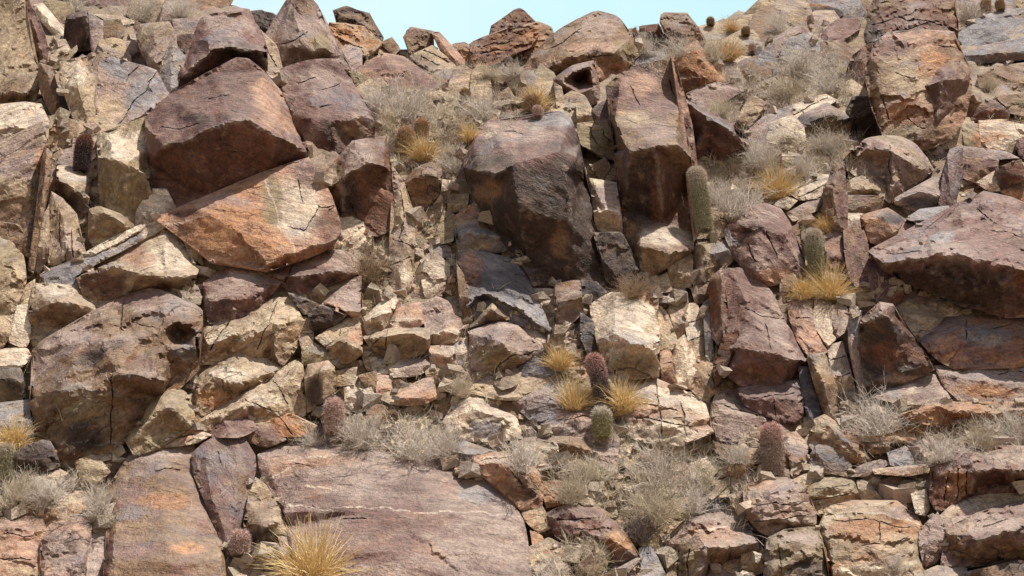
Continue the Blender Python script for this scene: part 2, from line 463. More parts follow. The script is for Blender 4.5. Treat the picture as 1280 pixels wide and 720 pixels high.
rock("dark reddish stone under the small flat grey slab", 'DR', "222,45 243,43 236,70 224,60", k=.4)
rock("low dark rock topping the upper left gully", 'BV', "120,28 150,24 156,45 138,52 128,60 127,38", k=.9)
rock("pale flat slab below the upper left bushes", 'W', "119,18 150,20 172,28 152,32 135,26", k=1.6, b=8, rough=.5, flat=True)
rock("rounded grey rock topping the cracked slab", 'QT', "140,66 158,52 172,54 180,68 185,82 160,76", "150,66,8 172,64,9", k=1., b=2)
# the big red boulder and the orange one below it
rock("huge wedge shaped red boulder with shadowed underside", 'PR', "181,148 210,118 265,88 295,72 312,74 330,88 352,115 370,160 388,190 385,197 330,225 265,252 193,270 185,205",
     "181,158,25 203,180,62 228,178,72 262,160,88 290,150,97 315,152,92 350,172,62 384,188,22;265,92,6 290,150,97", k=.9, g=-22, cr="200,158 225,160 250,152;262,125 285,118;330,90 318,84",
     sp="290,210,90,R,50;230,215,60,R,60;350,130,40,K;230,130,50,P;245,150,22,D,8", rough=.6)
rock("orange and cream slanted slab under the red boulder", 'KO', "192,272 240,255 290,232 330,215 387,196 402,225 415,245 427,280 427,293 415,310 370,328 333,340 320,326 290,328 265,330 240,308 227,278 205,280",
     "227,280,12 262,268,26 300,290,26 333,332,14;300,290,26 360,318,20 418,300,12;262,268,26 330,222,8", k=1.0, b=34, g=-12, cr="398,260 420,258 412,264;398,260 381,290 364,284;372,225 378,250", vn="334,225 340,250 350,280 362,300 368,322",
     sp="300,290,70,O,44;372,260,35,W,45;415,285,22,R,40;385,215,22,P,20;340,255,14,V,40;230,268,28,R,10;300,320,35,K,14", rough=.55)
rock("small olive stone tucked under the orange slab", 'V', "225,292 238,300 252,315 253,332 240,322", k=.6, b=3)
rock("sharp purple pinnacle rock against the sky left of centre", 'QP', "367,-14 388,-4 402,20 427,68 440,90 420,74 390,73 350,86 344,55 331,48 350,32 367,18", "367,18,14 375,40,26 392,50,30 410,62,20;350,80,6 360,60,22 385,62,30", k=.8, g=-55, cr="335,50 348,82;345,60 385,40", sp="350,38,20,Q;400,60,20,V;380,10,20,B")
rock("long purple slab below the sharp pinnacle rock", 'PQ', "350,86 390,73 420,74 440,100 460,135 482,171 440,177 424,196 402,221 388,194 370,160 352,115", "371,148,14 390,148,28 412,150,34 440,146,32 459,145,24 480,164,8", k=1.2, b=3, g=-35, cr="372,104 390,98;405,112 422,105;400,136 412,132", sp="430,165,40,B,20;405,195,18,R,25;395,100,30,Q,20", rough=.7)
rock("dark pitted block right of the long purple slab", 'VD', "437,90 455,92 472,117 457,125 447,112", k=.4)
rock("squarish red block beside the orange slab", 'RB', "402,220 422,212 422,198 437,186 440,178 482,170 487,205 494,280 485,288 470,295 450,292 430,288 427,272 412,238",
     "411,235,14 430,220,44 460,203,56 480,207,48 488,214,26;437,188,14 455,198,50", k=.9, g=-30, sp="415,225,20,T;450,190,25,Q;455,255,40,R;440,255,20,D,30;440,285,20,V", rough=.7)
# left column
rock("pale tan block under the tall tan boulder", 'W', "-60,140 32,128 50,130 60,150 59,180 30,182 0,198 -60,205", "-60,170,10 10,160,18 45,160,16 58,176,6", k=.9, g=30, sp="45,170,25,Q;10,150,30,W")
rock("purple topped rock on the left edge with orange corner", 'QT', "-60,205 0,199 30,183 55,152 61,185 55,222 46,270 38,325 30,322 20,290 0,280 -60,280", "-60,235,10 10,225,16 40,205,18 56,180,6;40,205,18 35,300,12", k=.8, g=30, sp="15,190,45,Q,15;55,200,14,O;25,240,25,T;10,270,30,B")
rock("dark brown rock low on the left edge", 'B', "-60,275 22,280 37,305 36,330 25,320 0,297 -60,290", k=.4)
rock("olive tan rounded boulder on the left edge", 'TV', "-60,290 0,296 15,305 28,322 33,340 30,362 14,392 -60,402", "-60,340,18 -10,335,24 15,338,18 28,352,6", k=.8, g=40)
rock("long thin brown sliver standing beside the left edge rocks", 'B', "55,185 65,192 62,225 50,285 42,340 35,335 45,275 52,210", "58,195,4 50,270,5", k=.5, b=3, g=80, rough=.5)
rock("narrow grey column right of the long brown sliver", 'QT', "47,285 60,258 61,320 48,342 40,335", k=.7, g=85)
rock("light topped block in the dark left gully", 'TD', "72,208 95,210 114,227 112,245 108,277 95,275 85,258 70,235", "71,224,20 90,233,28 112,247,20", k=.9, sp="92,215,26,W,12;92,255,22,D,22", rough=.6)
rock("grey tan stone behind the dark tall cactus", 'QT', "72,205 78,188 92,184 112,200 114,222 98,211", k=1.)
rock("column block with pale top and shaded olive front", 'VT', "124,195 122,168 140,165 180,148 185,180 186,215 190,262 168,282 140,270 125,258", "123,197,30 140,197,40 160,206,40 187,217,30;140,197,40 138,168,4", k=.9, g=85, sp="155,180,40,W,22;150,245,40,V,30", rough=.6)
rock("olive brown boulder below the pale topped column block", 'VB', "111,262 125,258 150,268 168,283 147,296 118,310 110,297", "114,268,8 130,266,18 150,276,18 160,284,6", k=.6, rough=.6)
rock("cracked pale rock in the left gully", 'TQ', "64,240 80,250 97,272 100,300 106,318 90,328 75,331 62,330 60,285", "78,270,12 84,310,12", k=.8, cr="75,262 76,325;90,285 91,325", g=85)
rock("thin pale ledge running up to the orange slab", 'W', "100,320 125,306 190,272 192,279 150,304 112,322", k=1., b=10, rough=.4, flat=True)
rock("grey sloping slab under the thin pale ledge", 'GT', "52,345 70,334 110,322 190,282 192,293 175,306 155,318 120,331 95,346 97,356 60,358", k=1.2, flat=True, b=2, g=25)
rock("cream and rust boulder with dark lower left face", 'TB', "94,345 140,327 190,297 207,285 217,290 235,315 249,335 246,348 228,362 190,364 150,377 125,387 105,372",
     "94,347,18 140,330,34 172,338,44 176,344,44 205,345,42 246,344,22;207,290,8 205,345,42", k=.9, b=3, g=25, sp="215,320,32,W;170,322,26,K,14;130,357,36,R,22;205,358,24,B,10", rough=.7)
rock("light topped rock at the left with shadowed front", 'TB', "37,392 42,354 97,354 122,388 88,408 43,433 37,410", "38,390,16 60,380,32 85,377,34 120,387,8", k=.9, sp="65,362,30,W,12;80,395,35,B,20", g=-10)
rock("pale upright stone at the left edge", 'W', "12,417 22,384 37,382 38,420 30,435 12,427", k=.8, flat=True)
rock("tan stone above the pale upright stone", 'T', "18,368 42,350 40,380 22,382", k=.9)
rock("bleached flat rock on the left edge", 'W', "-60,448 2,437 28,432 37,442 28,460 -60,462", k=1.2, flat=True)
rock("olive shaded rock under the bleached flat rock", 'VD', "-60,463 25,461 31,478 31,495 0,507 -60,510", "-60,475,10 20,472,10", k=.5)
rock("brown flat rock left of the pale upright stone", 'TB', "-60,405 12,388 20,386 10,425 2,436 -60,445", k=.9)
rock("grey rock under the shaded olive rock at left edge", 'GT', "-60,512 5,508 38,500 42,548 25,560 -60,575", k=1.)
rock("giant rounded brown boulder with a dark hollow", 'BQ', "42,435 88,407 125,387 142,383 150,373 197,362 212,367 235,378 253,385 255,405 250,435 249,460 220,474 195,500 170,535 150,560 130,572 80,585 55,577 42,550 38,500 41,455",
     "41,498,26 75,486,48 112,488,52 132,478,60 150,466,66 178,470,62 205,480,44;100,430,40 130,425,50 150,424,52 172,430,46 178,436,34;118,458,38 150,466,66;203,412,38 212,402,36 237,402,34 249,414,18;205,432,40 247,434,24;226,418,-6 232,424,-8;42,440,6 100,430,40",
     k=.9, b=4, g=30, cr="153,378 152,405 151,424;141,470 139,500 140,560;160,400 200,412", sp="90,425,55,Q,22;200,385,45,Q,18;100,530,66,V,44;95,545,40,D,24;165,525,35,B,40;225,415,20,D,10;180,375,35,P,12;230,440,25,G,10;115,450,25,D,14;170,450,22,R,12", rough=1.5)
rock("olive folded boulder leaning on the giant brown boulder", 'VT', "158,548 195,492 217,484 232,492 244,520 240,535 217,541 195,562 168,572", "160,552,10 180,528,22 205,507,32 216,508,32 238,532,10;195,498,8 205,507,32", k=.9, b=6, g=40)
rock("purple streaked rock above the giant boulder's right end", 'PQ', "253,352 290,332 330,338 352,352 322,385 290,402 262,405 256,380", "262,378,14 290,372,26 325,365,20", k=1., g=-5, sp="300,345,30,Q,10")
rock("tan rock mass with diagonal joints right of the giant boulder", 'TB', "255,408 300,397 345,372 365,372 379,395 373,430 352,458 335,446 300,451 280,441 253,456", "262,430,16 300,418,32 340,405,36 370,400,18;340,405,36 345,450,12", k=.9, g=35, cr="285,405 262,440;345,380 320,440", sp="350,390,24,T;275,425,20,W,12")
rock("tan step shaped block above the long tan slab", 'TB', "250,470 268,456 302,428 330,443 352,459 345,468 320,482 295,503 268,516 247,519 243,490", "247,487,14 262,470,24 296,478,30 345,464,10;262,470,24 300,440,14", k=1.0, g=35, sp="285,468,26,W,12;270,500,22,O,12")
rock("long tan slab rising to the right above the pink topped cactus", 'T', "237,534 300,492 370,448 379,455 385,520 355,524 320,520 290,530 260,540", "250,530,6 310,505,20 368,470,24 382,500,10", k=1.1, b=4, g=35, cr="300,496 345,515;340,470 365,515", sp="330,500,40,W,12;370,500,15,B,20")
rock("low purple rock under the long tan slab", 'P', "255,532 282,523 314,525 320,536 300,546 262,546", k=1., b=5)
# centre left cluster
rock("pinkish purple split boulder under the orange slab", 'PK', "333,343 365,331 400,319 425,312 447,322 451,342 420,350 397,363 375,373 356,354", "345,345,8 378,345,20 420,338,20", k=.9, b=1, cr="365,333 356,352", g=-35, sp="430,325,20,Q;372,345,18,P")
rock("pink triangular rock with shadow beneath", 'K', "403,380 445,345 451,342 452,392 445,397 430,392", "410,380,16 430,388,18 450,390,12", k=1.1, b=8, rough=.5, sp="440,365,30,Q")
rock("dark brown wedge between two pinkish rocks", 'DB', "362,366 378,372 402,382 388,392 380,393 368,377", k=.3)
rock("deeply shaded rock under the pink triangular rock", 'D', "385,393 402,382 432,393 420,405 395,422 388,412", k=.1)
rock("small tan wedge left of the shaded hollow", 'T', "370,405 382,395 392,410 390,430 377,437 374,420", k=.8)
rock("slanting tan ledge above the square brown block", 'T', "394,422 437,395 450,405 415,427 407,433", k=1.2, b=6, flat=True, rough=.5)
rock("square brown block with tan top near the gully", 'TB', "407,433 425,420 450,407 453,443 435,454 420,455 412,446", "408,434,12 428,424,22 440,432,22 452,438,8", k=.8, b=5, sp="430,443,18,B,12;445,420,12,K")
rock("grey olive stone left of the square brown block", 'VG', "377,438 392,428 408,436 415,450 405,456 378,456", k=.8)
rock("dark faced prism block above the pink topped cactus", 'TV', "381,470 385,457 410,451 418,459 420,490 408,501 385,515", "382,473,14 404,463,24 403,500,14;404,463,24 417,461,12", k=.5, b=6, rough=.4, sp="392,490,14,D,22;400,456,14,K,5;412,480,8,T,20", g=88)  # dark spot paints shade on the side turned from the sun
rock("bright white lit stone above the central ledges", 'W', "456,398 470,383 492,369 497,377 488,395 480,413 460,417 455,406", "457,401,12 474,394,20 488,391,12", k=.9, b=8, rough=.6, sp="470,408,16,V,8")
rock("pale pink ledge rock right of the white lit stone", 'KW', "488,406 496,385 525,379 531,405 520,412 490,413", "492,403,6 525,400,10", k=1.2, b=5, g=10)
rock("pink grey dome rock left of the rounded grey boulder", 'QK', "525,382 545,371 565,379 578,408 568,431 537,429 533,405", "535,420,12 555,414,20 572,418,12", k=1.0, b=7, g=30, sp="545,395,22,Q;560,420,20,W,10")
rock("long ledge block with dark shaded front", 'TB', "455,421 485,411 535,410 536,440 512,447 485,447 465,437", "455,424,10 490,419,28 515,416,30 535,424,20", k=.8, b=4, rough=.5, sp="505,434,40,V,14;500,413,40,T,5", cr="484,412 483,446")
rock("pale stepped rock under the pink grey dome rock", 'KW', "536,433 567,434 570,455 553,461 538,452", "538,442,10 567,443,12", k=.7, b=3)
rock("rounded grey boulder with shaded front at centre", 'QB', "586,414 625,402 650,408 668,425 675,440 655,452 625,465 600,468 588,458", "587,417,12 615,418,32 625,428,34 642,440,24 665,437,8", k=.9, b=6, g=25, sp="615,445,32,V,18;640,412,30,Q,8", cr="612,465 640,445 672,440")
rock("pale grey stone left of the rounded grey boulder", 'GW', "566,434 586,421 588,457 570,456", k=.8, b=4)
rock("dark triangle stone with pale rim above the rounded grey boulder", 'BD', "586,410 615,380 638,398 612,405", "592,408,8 614,386,12 630,397,6", k=.3, b=4, rough=.4, sp="612,383,14,T,5")
rock("cream square stone below the dark fronted ledge block", 'W', "462,448 483,448 486,466 470,471", k=1., flat=True)
rock("grey ledge slab above the pink orange slab", 'QW', "485,451 535,446 541,458 520,470 490,471", "488,462,6 535,456,10", k=1.3, g=0)
rock("pink orange slab left of the small brown bush", 'KO', "492,503 505,485 540,469 546,497 528,506 495,506", "494,498,8 528,497,10 544,488,4", k=1.3, b=6, rough=.5, flat=False, sp="525,480,22,Q,10")
rock("pale pink column rock left of the pink orange slab", 'KW', "470,471 492,470 490,500 472,503", k=.8)
rock("small tan stone above the pink topped cactus", 'T', "420,465 445,460 443,480 422,483", k=.9, b=2)
rock("dark cleft stone right of the small tan stone", 'BD', "449,470 470,465 471,497 460,488", k=.4)
rock("cracked pale stone behind the grey bush", 'WT', "430,486 446,481 447,511 432,508", k=.8)
rock("orange tan rubble rock above the brown and purple slab", 'OT', "325,520 355,513 372,525 396,531 385,546 335,543", k=1., cr="350,520 365,540")
rock("white streaked rock left of the two stacked cacti", 'WQ', "552,527 580,491 612,489 622,510 646,520 652,548 600,553 560,547", "556,526,8 590,512,24 620,520,22 648,532,8", k=1.2, g=15, sp="600,500,30,W,12;610,535,30,G,14")
rock("tan flat rock above the white streaked rock", 'TQ', "575,487 640,468 684,470 692,490 655,500 622,500 600,490", k=1.4, flat=True, g=10)
rock("blue grey smooth rock left of the golden tuft", 'GQ', "640,505 655,480 690,474 705,500 700,520 668,528", "650,500,8 680,492,16 700,505,6", k=1.2, g=20)
# gully
rock("striated tan column left of the rubble gully", 'TQ', "490,210 505,230 518,275 515,330 513,362 500,366 487,356 487,300 495,285", "500,240,6 506,290,10 500,350,10", k=.8, g=82, cr="500,235 505,270 498,300;488,330 512,322;492,300 515,308", sp="500,335,18,W")
rock("dark brown rock heading the rubble gully", 'BQ', "505,228 520,210 540,203 551,212 550,242 537,255 517,264", "508,228,6 530,216,20 548,222,14", k=.5, b=5, rough=.6)
rock("flat dark slab above the gully's brown rock", 'QB', "507,201 527,195 536,203 515,209", k=1., b=8, rough=.4)
rock("pale stone at the top of the rubble gully", 'WQ', "550,225 567,227 561,248 550,247", k=.8)
rock("rounded tan stone in the upper rubble gully", 'TV', "560,245 585,243 583,262 561,266", k=.8)
rock("pale round stone low in the rubble gully", 'WQ', "526,326 540,315 562,330 561,347 540,349", k=.8, b=5)
rock("olive stone midway down the rubble gully", 'V', "544,292 555,265 570,270 566,300 550,305", k=.7, b=2)
rock("grey stone above the pale round stone of the gully", 'GT', "534,306 552,302 563,310 561,322 541,320", k=.9, b=3)
rock("blue grey rock under the big dark boulder's left side", 'GT', "571,270 592,252 600,262 612,284 626,290 638,316 605,316 572,309", "574,296,10 592,290,18 625,296,14", k=.8, g=10, sp="582,265,14,K,12")
rock("dark bluish leaning slab with pink left margin", 'GS', "572,312 600,312 640,325 655,340 675,380 690,416 660,398 630,380 600,372 586,392 578,350", "584,385,12 602,368,18 632,378,20 662,396,18;600,318,5 602,368,18", k=1.1, b=10, g=-40, sp="590,330,16,K,26;640,350,40,S,30", cr="600,376 632,384 660,402")
rock("narrow brown side stone below the dark leaning slab", 'B', "571,330 580,345 591,402 585,408 575,380", k=.5, b=4, g=85)
rock("huge dark purple boulder with grey top at centre", 'D', "579,192 590,165 612,150 660,150 700,138 715,150 725,180 732,225 745,270 757,330 757,355 735,366 700,352 665,358 655,320 640,300 625,290 600,262 582,225",
     "579,210,26 600,214,72 620,216,88 640,207,98 672,196,106 700,190,102 720,196,84 729,215,52;655,320,44 648,260,84 640,207,98;706,215,96 716,280,62 722,352,6;600,262,20 620,240,56;612,155,4 640,207,98", k=.9, g=-28,
     sp="645,168,85,P,40;640,166,60,Q,18;690,150,40,G,12;612,168,8,W,3;610,240,22,B,16;700,300,14,B,40", cr="625,160 660,172;660,350 656,310", rough=.5)  # near-black base puts the front's shade into the colour; top keeps its purple grey
# centre right tall column
rock("thin grey slab lying on the tall red column", 'GQ', "786,81 808,64 829,65 831,73 796,83", k=1.4, b=14, rough=.4, flat=True)
rock("tall red brown column block with lit upper face", 'BP', "757,108 775,92 795,81 830,74 840,72 850,110 862,180 867,230 869,293 866,315 822,343 800,346 785,302 776,260 768,190 762,140",
     "768,194,26 787,191,86 820,182,98 847,180,96 864,197,66;778,298,2 800,282,12 830,279,12 867,290,0;780,306,10 800,305,32 835,318,40 866,312,18;775,96,6 770,150,30 787,191,86", k=.9, g=-25,
     cr="838,100 850,140 858,178;790,110 800,130", sp="805,125,40,P,50;800,105,24,K,14;795,150,30,T,12;820,165,36,Q,14;820,235,46,R,48;800,240,20,D,50;;835,295,40,W,12;820,325,40,T,14", rough=.5)  # dark spot paints shade onto the red brown front
rock("thin reddish slab edging the tall column's right side", 'RK', "838,70 843,76 866,155 872,215 873,292 867,300 866,205 850,110", k=.9, b=34, rough=.4, flat=True)
rock("broken tan foot rock under the tall column", 'TV', "836,336 866,316 864,358 842,363", k=.7, g=80)
rock("low tan stone below the tall column's left foot", 'T', "811,353 834,340 840,364 815,367", k=.8)
rock("pale two step block wedged between the dark boulder and the column", 'WQ', "738,224 770,230 776,270 778,291 745,288 742,262", "741,263,22 757,262,24 776,269,20;743,270,14 777,275,14", k=.8, b=16, rough=.5, sp="760,245,20,Q;760,280,20,T,10")
rock("brown stone topping the wedge between boulder and column", 'BT', "739,208 755,197 763,208 751,226", k=.7, b=8)
rock("small tan stone leaning on the tall column's left side", 'T', "755,218 770,209 771,223 758,227", k=.8, b=10)
rock("olive flaky block left of the tall column", 'VT', "723,157 760,152 766,178 768,200 750,196 738,184 725,180", k=.6, b=8, cr="740,160 745,180;755,165 765,185")
rock("dark round stone above the olive flaky block", 'DP', "740,137 757,125 763,150 745,154", k=.5, b=6)
rock("tan upright flake under the hollowed rock", 'T', "721,132 735,131 741,150 722,157", k=.6, b=8)
rock("narrow tan standing stone left of the hollowed rock", 'TQ', "693,104 702,110 707,139 697,140", k=.4, b=12, rough=.4)
rock("hollowed rock with dark red cavity", 'QR', "692,99 715,83 740,77 747,97 749,125 737,132 715,124 700,116", "704,100,16 716,89,18 738,83,18 742,110,14 724,117,12 704,104,16;724,103,-26 730,99,-26", k=.8, b=14, sp="727,102,16,R,14", rough=.6)
rock("great domed brown boulder on the skyline", 'BR', "653,84 690,42 740,15 750,13 777,24 785,38 800,65 788,80 775,94 760,107 748,112 742,90 715,98 697,100 685,108 655,111 650,96",
     "655,92,8 690,78,22 712,70,40 740,72,46 767,67,42 786,50,20;740,72,46 748,104,20", k=1.1, g=35, cr="690,60 730,35;735,73 765,68", sp="700,60,40,B;745,35,35,Q,16;760,90,26,O,16;780,62,20,V,14;740,60,30,K,8", rough=1.4)
rock("brown tapering hoodoo rock on the skyline right of the dome", 'BR', "824,27 827,17 838,21 855,21 866,30 876,42 878,56 852,62 838,54 831,42", k=.8, b=6, rough=2.1, step=2.2)
rock("small red brown block on the skyline beside the hoodoo", 'R', "800,33 823,30 828,45 802,48", k=.7, b=4)
rock("dark little stone below the red brown skyline block", 'DB', "792,42 808,41 806,53 795,52", k=.8)
rock("pale rimmed pyramid rock right of the tall column", 'OT', "840,72 870,51 906,98 903,106 862,119 850,116 847,90", "846,80,12 868,62,22 885,84,22 896,103,10;850,100,12 880,96,22", k=.7, b=4, sp="872,57,14,K,8;870,90,20,O;855,110,20,B", g=-30)
rock("grey purple flat rock below the pyramid rock", 'QP', "858,119 890,102 906,106 933,111 915,121 876,141", k=1.5, b=4, flat=True)
rock("black shaded overhang rock right of the tall column", 'PD', "851,122 875,134 915,156 936,175 938,190 930,197 900,201 885,196 868,200", "852,124,10 885,146,44 915,164,44 936,182,24", k=.6, b=6, g=-28, rough=.6)
rock("tan leaning stone above the black overhang", 'TB', "921,150 935,125 945,122 956,128 951,142 937,158", k=.8, b=4)
rock("pale slab jutting over a dark hole near the upper right", 'WT', "898,79 927,70 941,72 941,84 922,86 908,91", k=1., b=14, rough=.6)
rock("dark stone right of the jutting pale slab", 'D', "935,66 950,58 954,69 943,77", k=.7, b=6)
rock("grey rock below the dark stone near the upper right", 'GQ', "941,78 962,56 970,80 962,102 946,96", k=.9)
rock("tan slab on the skyline at upper right", 'TB', "928,22 955,-6 1010,-22 1004,6 962,24 945,32", k=1.4, b=3)
rock("grey cracked slab left of the striped dome rock", 'QG', "935,165 960,142 990,132 985,165 960,185 940,182", k=1.3, flat=True)
# skyline left of centre
rock("dark hoodoo rock standing on the skyline", 'DB', "420,12 430,10 442,17 462,22 475,52 455,43 440,35 422,29", "424,20,6 442,24,10 460,34,8", k=.7, b=6, rough=2.1, step=2.2)
rock("orange tan ledges under the dark skyline hoodoo", 'OT', "410,30 440,33 460,41 476,53 461,67 438,76 422,58", k=.9, b=3, cr="415,38 450,45;420,50 455,58", rough=2.1, step=2.2)
rock("jutting flat slab above the domed purple skyline rock", 'KT', "445,47 460,48 480,58 497,68 478,69 462,63 450,57", k=1.2, b=12, rough=.5)
rock("domed purple rock below the skyline hoodoo", 'PK', "450,86 480,66 505,72 535,92 548,108 530,115 495,112 472,118 460,100", "460,90,6 490,84,16 525,98,12", k=1.6, b=3, g=-10)
rock("small pointed brown rock on the skyline", 'B', "474,54 490,47 500,62 493,70", k=.8, b=2)
rock("blocky brown rock on the skyline with small knob", 'BP', "506,46 514,36 520,34 528,40 537,42 541,56 527,67 514,67", k=.6, b=3, rough=2.1, step=2.2)
rock("leaning pink slab on the skyline", 'KQ', "539,41 550,41 585,80 572,84 552,66", "546,46,6 570,76,6", k=1., b=6, rough=.5, g=-50)
rock("stacked flaky rocks under the leaning pink slab", 'TQ', "513,70 541,58 556,70 572,84 560,90 538,89", k=1., b=2, cr="520,68 555,84;530,62 560,78")
rock("pale square stone among the flaky skyline rocks", 'W', "521,70 540,57 547,61 530,75", k=1., b=8, rough=.5)
rock("low tan rock in the skyline notch", 'OV', "566,58 580,53 593,62 593,76 573,76", k=.9, rough=2.1, step=2.2)
rock("topmost brown block of the central skyline pile", 'RB', "616,36 626,26 640,14 655,13 670,28 672,40 640,50 612,46", k=.8, b=5, rough=2.1, step=2.2)
rock("layered rust rock forming the middle of the skyline pile", 'RO', "590,80 591,58 606,44 640,38 668,36 666,56 634,70 612,82", k=.9, b=2, cr="596,62 640,50;600,70 640,58", g=20, rough=2.1, step=2.2)
rock("right shoulder rock of the central skyline pile", 'BO', "655,34 675,29 691,37 694,46 676,62 652,72 640,56", k=.9, b=2, g=20, rough=2.1, step=2.2)
rock("orange brown rock on the bushy slope below the skyline notch", 'OB', "556,106 572,90 585,85 597,95 596,109 575,108", k=.8)
rock("little dark stone on the bushy slope", 'D', "604,89 618,82 626,86 617,95", k=.8)
rock("thin white slab on the bushy slope", 'W', "604,118 620,109 642,105 622,116", k=1.6, b=4, rough=.3, flat=True)
rock("brown stone under the thin white slab", 'BV', "620,120 636,110 644,124 630,129", k=.7)
rock("flat tan stone left of the small round cactus", 'TV', "532,116 557,112 562,122 537,126", k=.9)
rock("long thin ledge slab above the huge dark boulder", 'WQ', "606,146 640,135 668,131 650,142 611,152", k=1.4, b=4, rough=.3, flat=True)
rock("low grey brown stone on the bushy slope", 'VQ', "542,134 563,129 567,137 545,140", k=.9)
rock("pinkish rock crowning the slope behind the left pinnacle", 'KB', "205,-20 300,-20 286,8 262,16 230,10 205,4", k=1.4, flat=True)
rock("purple slab behind the upper left bushes", 'PQ', "60,-20 140,-20 200,-20 205,6 150,16 100,4", k=1.6, flat=True)
rock("dark knobbly rock on the skyline at left", 'D', "312,16 328,12 345,20 350,34 332,46 320,40", k=.6, rough=2.1, step=2.2)
rock("tan fractured rock between the purple boulder and the pinnacle", 'TQ', "318,30 332,46 345,56 352,86 344,100 330,88 326,55", k=.8, cr="330,55 345,80")
# upper right
rock("dark square block near the top right", 'DO', "1011,5 1045,10 1054,18 1036,28 1014,27", k=.5, b=4)
rock("purple grey wedge on the upper right slope", 'QP', "958,54 1005,28 1016,50 992,68 965,82", "965,66,6 1000,40,14 1012,50,6", k=1.1, b=3, g=30)
rock("purple boulder beside the upper right wedge", 'PQ', "1022,50 1045,26 1075,23 1073,36 1042,58 1018,72", k=1.2, b=3, g=35)
rock("layered red brown crest rock atop the great tan buttress", 'RB', "1068,62 1072,40 1084,20 1100,-14 1190,-16 1198,34 1194,52 1150,60 1110,66 1085,80", "1074,52,10 1100,26,24 1140,16,30 1194,22,14;1095,50,30 1150,42,34 1196,38,18", k=1.0, b=8, g=25, cr="1085,34 1150,12;1100,42 1180,27;1110,20 1185,34;1090,52 1140,36", sp="1090,45,20,D;1130,30,30,P,10", rough=1.7, step=2.6)
rock("great tan buttress boulder at upper right", 'BK', "1086,70,30 1096,52,34 1110,41,36 1150,37,36 1192,40,36 1200,62,30 1212,85,26 1216,108,22 1206,150,20 1188,176,20 1145,192,16 1108,184,20 1096,152,26 1086,122,30 1082,95,30",
     "1096,80,38 1150,70,46 1200,78,32;1100,130,34 1150,125,44 1200,125,28;1150,70,46 1150,125,44;1150,125,44 1140,180,24", k=.9, b=16, g=25, cr="1167,55 1198,60;1100,120 1112,150;1120,90 1140,96;1130,150 1160,160", sp="1140,95,50,T,30;1130,145,34,O,24;1165,80,26,O,14;1130,165,30,V,12;1110,60,30,P,12", rough=1.1)
rock("dark left flank block of the great tan buttress", 'RB', "1058,96 1066,72 1080,58 1092,54,20 1086,80,22 1088,122,22 1068,120,6 1060,112", "1074,70,14 1078,112,16", k=.6, b=6, g=60)
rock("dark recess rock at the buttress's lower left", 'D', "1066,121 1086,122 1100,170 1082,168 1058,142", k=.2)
rock("horn shaped purple rock hanging from the tan buttress", 'PB', "1145,107 1167,92 1190,75 1210,87 1213,105 1192,128 1176,166 1160,162 1160,135 1147,122", "1148,110,12 1180,100,28 1205,98,14;1180,100,28 1172,155,10", k=.7, b=82, g=70)
rock("blue grey slab in the top right corner", 'G', "1196,42 1230,20 1240,17 1263,50 1205,62", k=1.3, flat=True, g=20)
rock("grey slab right of the top right corner crack", 'GQ', "1241,17 1330,8 1330,44 1265,50", k=1.3, flat=True, g=20)
rock("long grey slab with dark underside at top right", 'GQ', "1202,63 1262,51 1330,40 1330,70 1235,78 1210,81", "1205,70,6 1250,66,12 1330,60,12", k=.9, b=6, g=15, rough=.6)
rock("brown rounded rock below the long grey slab", 'BQ', "1224,96 1247,83 1330,77 1330,111 1247,119 1227,112", k=1., g=-15)
rock("red brown curved rock with hollow on the right side", 'RB', "1202,133 1225,124 1247,127 1263,140 1258,151 1210,151", k=.6, b=4)
rock("brown slab right of the curved hollow rock", 'BV', "1245,120 1330,112 1330,155 1263,140", k=1.)
rock("cream and orange block low in the upper right", 'WO', "1225,152 1258,151 1330,166 1330,184 1240,186 1225,176", k=1.1)
rock("upright tan stone left of the cream and orange block", 'VO', "1203,157 1222,155 1225,183 1207,183", k=.6)
rock("tan stone under the horn shaped rock", 'TV', "1172,168 1190,156 1204,160 1208,185 1180,186", k=.8)
rock("long pale striped slab left of the dark dome", 'WQ', "952,160 985,133 1032,118 1047,126 1012,148 985,165 958,180", k=1.5, flat=True, g=30, cr="960,152 1000,140 1035,122")
rock("striped dome rock with dark underside on the right slope", 'QD', "984,167 1000,146 1035,130 1052,139 1066,150 1064,167 1030,173 1000,176", "985,164,8 1022,149,26 1037,144,30 1063,147,18", k=.8, b=6, g=25, sp="1030,162,34,V,10;1010,150,24,S,8")
# right side
rock("arching grey purple boulder at the right", 'QV', "1053,204 1080,175 1110,168 1140,178 1166,210 1150,226 1126,241 1113,256 1103,217 1088,201 1068,197", "1060,200,8 1085,182,24 1115,190,30 1145,208,20;1115,190,30 1112,245,8", k=.9, b=8, g=-50, cr="1110,180 1112,240", sp="1085,180,24,P,8")
rock("dark upright limb of the arching boulder", 'PB', "1029,236 1053,203 1057,240 1058,290 1040,287 1030,262", "1040,235,10 1048,280,8", k=.5, b=6, g=80)
rock("cream flaky rock inside the arching boulder", 'WT', "1057,228 1070,205 1092,201 1104,233 1109,251 1085,244 1058,244", "1060,226,6 1080,215,8 1100,225,4;1065,236,12 1100,238,12", k=.8, b=2, cr="1062,226 1082,220")
rock("red brown stone under the cream flaky rock", 'RV', "1058,244 1106,246 1113,258 1085,266 1058,263", k=.3, b=2)
rock("pale stone under the red brown stone of the arch", 'W', "1058,264 1082,267 1077,277 1060,281", k=1.1, b=2)
rock("grey topped angular block beside the standing slab", 'QG', "1119,248 1165,222 1176,225 1176,256 1145,264 1120,256", "1120,250,8 1148,240,20 1174,244,14", k=.8, b=8, rough=.5, sp="1150,232,24,Q,8;1150,252,30,S,9")
